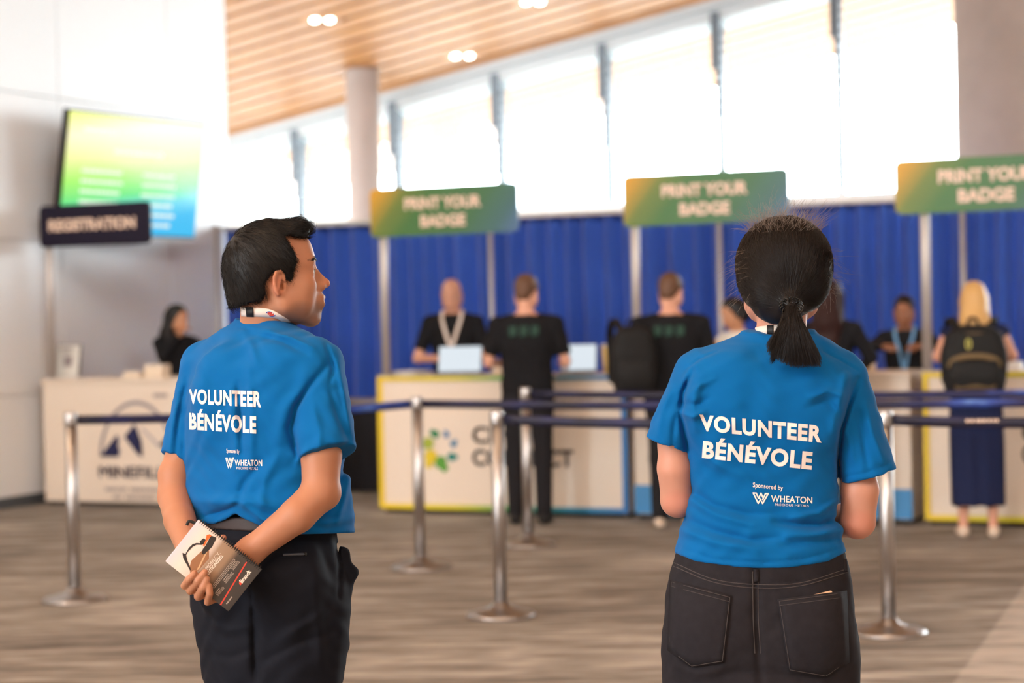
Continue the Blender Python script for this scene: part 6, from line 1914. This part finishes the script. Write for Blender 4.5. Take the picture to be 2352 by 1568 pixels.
r, t, hd = figure('person in black with a green back print and short sleeves, at the first desk', p3, FACE_DESK - rad(16), top_h(1215, 632, -0.5), M_skA, 'short', M_hBrown, M_blk, 0.80, M_blk2, armL=((-0.27, 0.0, 1.13), (-0.22, 0.26, 1.12)), armR=((0.27, 0.02, 1.13), (0.24, 0.28, 1.11)), pitch=-0.35, hyaw=rad(14), wide=1.12)
back_print(t, 1.36)
p4 = at_row(1540, -0.52)
r, t, hd = figure('person in a black long sleeved jacket with a green back print, at the second desk', p4, FACE_DESK - rad(14), top_h(1550, 629, -0.52), M_skA, 'short', M_hBrown, M_blk, 1.5, M_blk2, shoes=M_paleshoe, armL=((-0.27, 0.04, 1.13), (-0.20, 0.30, 1.11)), armR=((0.28, 0.04, 1.13), (0.22, 0.30, 1.11)), pitch=-0.35, hyaw=rad(16), wide=1.16)
back_print(t, 1.36)
p5 = at_row(1692, 0.95)
r, t, hd = figure('person in a white top with dark tied hair, behind the second desk', p5, FACE_HALL + rad(38), top_h(1692, 686, 0.95), M_skB, 'bun', M_hBlack, M_wht, 0.6, M_blk2, pitch=-0.3, wide=0.86, armL=((-0.25, 0.06, 1.20), (-0.14, 0.26, 1.20)), armR=((0.25, 0.06, 1.20), (0.14, 0.26, 1.20)))
p6 = at_row(1905, -0.50)
r, t, hd = figure('person in a dark jacket with long auburn hair, seen from behind at the second desk', p6, FACE_DESK, top_h(1905, 646, -0.5), M_skA, 'long', M_hRed, M_blk, 1.5, M_blk2, pitch=-0.2, wide=0.92)
p7 = at_row(2078, 0.95)
r, t, hd = figure('person in a black jacket with a name tag, behind the third sign post', p7, FACE_HALL - rad(8), top_h(2075, 680, 0.95), M_skC, 'short', M_hBlack, M_blk, 1.5, M_blk2, pitch=-0.3, wide=0.95, armL=((-0.26, 0.06, 1.18), (-0.14, 0.26, 1.18)), armR=((0.26, 0.06, 1.18), (0.14, 0.26, 1.18)))
front_lanyard(r, M_bluel, 1.16)
bm = bmesh.new(); box(bm, (0.095, 0.128, 1.33), (0.085, 0.008, 0.035)); bm_obj('name_tag', bm, M_white, r, bevel=0.003)
p8 = at_row(2238, -0.62)
r8, t8, hd = figure('blonde person in navy culottes and pale shoes at the third desk', p8, FACE_DESK - rad(14), top_h(2238, 651, -0.62), M_skA, 'long', M_hBlond, M_nvy, 0.12, M_nvy, 'culottes', M_paleshoe, armL=((-0.25, 0.03, 1.14), (-0.20, 0.29, 1.10)), armR=((0.25, 0.03, 1.14), (0.20, 0.29, 1.10)), pitch=-0.2, wide=0.95)

M_tan = mat('tan_binding', S(112, 92, 62), 0.7)
M_bag = mat('black_nylon', S(13, 13, 14), 0.75)
def backpack(loc, yaw, label, w, h, d, trims=True, scale=1.0):
    """rucksack in its own frame: front face towards -y, base at z = 0"""
    r = empty('backpack', loc, -yaw, label, 'backpack')
    f = Field(axis_(-w, w, 0.008), axis_(-d - 0.10, 0.08, 0.008), axis_(-0.03, h + 0.06, 0.008))
    f.add(loft([(0.0, 0, -d / 2, w * 0.44, d * 0.46), (h * 0.3, 0, -d / 2, w * 0.50, d * 0.5), (h * 0.7, 0, -d / 2, w * 0.47, d * 0.48), (h * 0.93, 0, -d / 2, w * 0.34, d * 0.36), (h, 0, -d / 2, w * 0.18, d * 0.2)], 0, 3.0), 0.02)
    V, Q = f.mesh(2); np_mesh('bag_body', V, Q, M_bag, r)
    f = Field(axis_(-w, w, 0.007), axis_(-d - 0.10, 0.02, 0.007), axis_(-0.03, h, 0.007))
    f.add(loft([(0.02, 0, -d * 0.95, w * 0.36, 0.035), (h * 0.25, 0, -d * 0.98, w * 0.40, 0.045), (h * 0.48, 0, -d * 0.95, w * 0.34, 0.03)], 0, 3.0), 0.02)
    V, Q = f.mesh(2); np_mesh('front_pocket', V, Q, M_bag, r)
    if trims:
        for z, ww, y in ((h * 0.80, w * 0.36, -d * 0.88), (h * 0.50, w * 0.37, -d * 1.05)):
            pts = [(-ww, y + 0.05, z - 0.11), (-ww * 0.94, y + 0.015, z - 0.02), (-ww * 0.5, y, z + 0.012), (0, y - 0.004, z + 0.018), (ww * 0.5, y, z + 0.012), (ww * 0.94, y + 0.015, z - 0.02), (ww, y + 0.05, z - 0.11)]
            pp = catmull(np.linspace(0, 1, 40), np.linspace(0, 1, 7), np.array(pts))
            V, F = strap_np(pp, [(p[0] * 2, -1, 0) for p in pp], 0.034, 0.012); np_mesh('zip_band', V, F, M_tan, r, False)
        pp = [(-w * 0.30, -d * 1.12, h * 0.10), (0, -d * 1.17, h * 0.12), (w * 0.30, -d * 1.12, h * 0.10)]
        pp = catmull(np.linspace(0, 1, 20), np.linspace(0, 1, 3), np.array(pp)); V, F = strap_np(pp, [(0, -1, 0)] * 20, 0.04, 0.01); np_mesh('zip_band', V, F, M_tan, r, False)
        V, F = tube_np([(-0.035 + 0.013 * math.cos(a), -d * 0.97, h * 0.72 + 0.028 * math.sin(a)) for a in np.linspace(0, 2 * math.pi, 15)[:-1]], 0.0065, 6, True); np_mesh('zip_pull', V, F, mat('lime_cord', S(190, 184, 96), 0.5), r)
    for sx in (-1, 1):
        pts = [(sx * w * 0.24, -0.01, h * 0.94), (sx * w * 0.33, 0.10, h * 1.10), (sx * w * 0.36, 0.235, h * 0.90), (sx * w * 0.36, 0.235, h * 0.55), (sx * w * 0.42, 0.10, h * 0.2), (sx * w * 0.40, 0.0, h * 0.12)]
        pp = catmull(np.linspace(0, 1, 30), np.linspace(0, 1, 6), np.array(pts))
        c = np.array([0, 0.06, h * 0.55]); V, F = strap_np(pp, [p - c * [0, 1, 1] - [p[0] * 0.6, 0, 0] for p in pp], 0.05, 0.012)
        if trims or sx < 0: np_mesh('shoulder_strap', V, F, M_bag, r, False)
    pts = [(-0.035, -0.03, h * 0.97), (-0.02, -0.03, h + 0.035), (0.02, -0.03, h + 0.035), (0.035, -0.03, h * 0.97)]
    V, F = tube_np(catmull(np.linspace(0, 1, 16), np.linspace(0, 1, 4), np.array(pts)), 0.009, 8); np_mesh('grab_handle', V, F, M_bag, r)
    return r
def behind(p, yaw, dx, dy, z):
    cs, sn = math.cos(-yaw), math.sin(-yaw)
    return Vector((p.x + cs * dx - sn * dy, p.y + sn * dx + cs * dy, z))
y8 = FACE_DESK - rad(14); k8 = top_h(2238, 651, -0.62) / 1.75
zb = top_h(2225, 902, -0.85)
backpack(behind(p8, y8, -0.02, -0.150 * k8, zb), y8, 'black backpack with tan zip bands worn by the blonde person', 0.40, 0.42, 0.17)
y4 = FACE_DESK - rad(30)
zb = top_h(1435, 898, -0.7)
backpack(behind(p4, FACE_DESK - rad(14), -0.25, -0.15, zb), y4, 'plain black backpack slung on one side of the person in the black jacket', 0.30, 0.44, 0.16, False)
# cup held up beside that person
c = on_row(1402, 805, -0.25)
r = empty('paper_cup', (c.x, c.y, 0), 0, 'pale yellow paper cup standing on the desk edge beside the plain black backpack', 'cup', 'paper cups on the desks')
c2 = on_row(1396, 805, 0.12); r.location = (c2.x, c2.y, DH + 0.001)
bm = bmesh.new(); lathe(bm, [(0.032, 0), (0.045, 0.20), (0.042, 0.198), (0.029, 0.006)], 24); bm_obj('cup_body', bm, mat('pale_yellow_cup', S(226, 200, 130), 0.6), r, True)
bm = bmesh.new(); lathe(bm, [(0.047, 0.197), (0.047, 0.210), (0.040, 0.217), (0.001, 0.217)], 24); bm_obj('lid', bm, M_white, r, True)
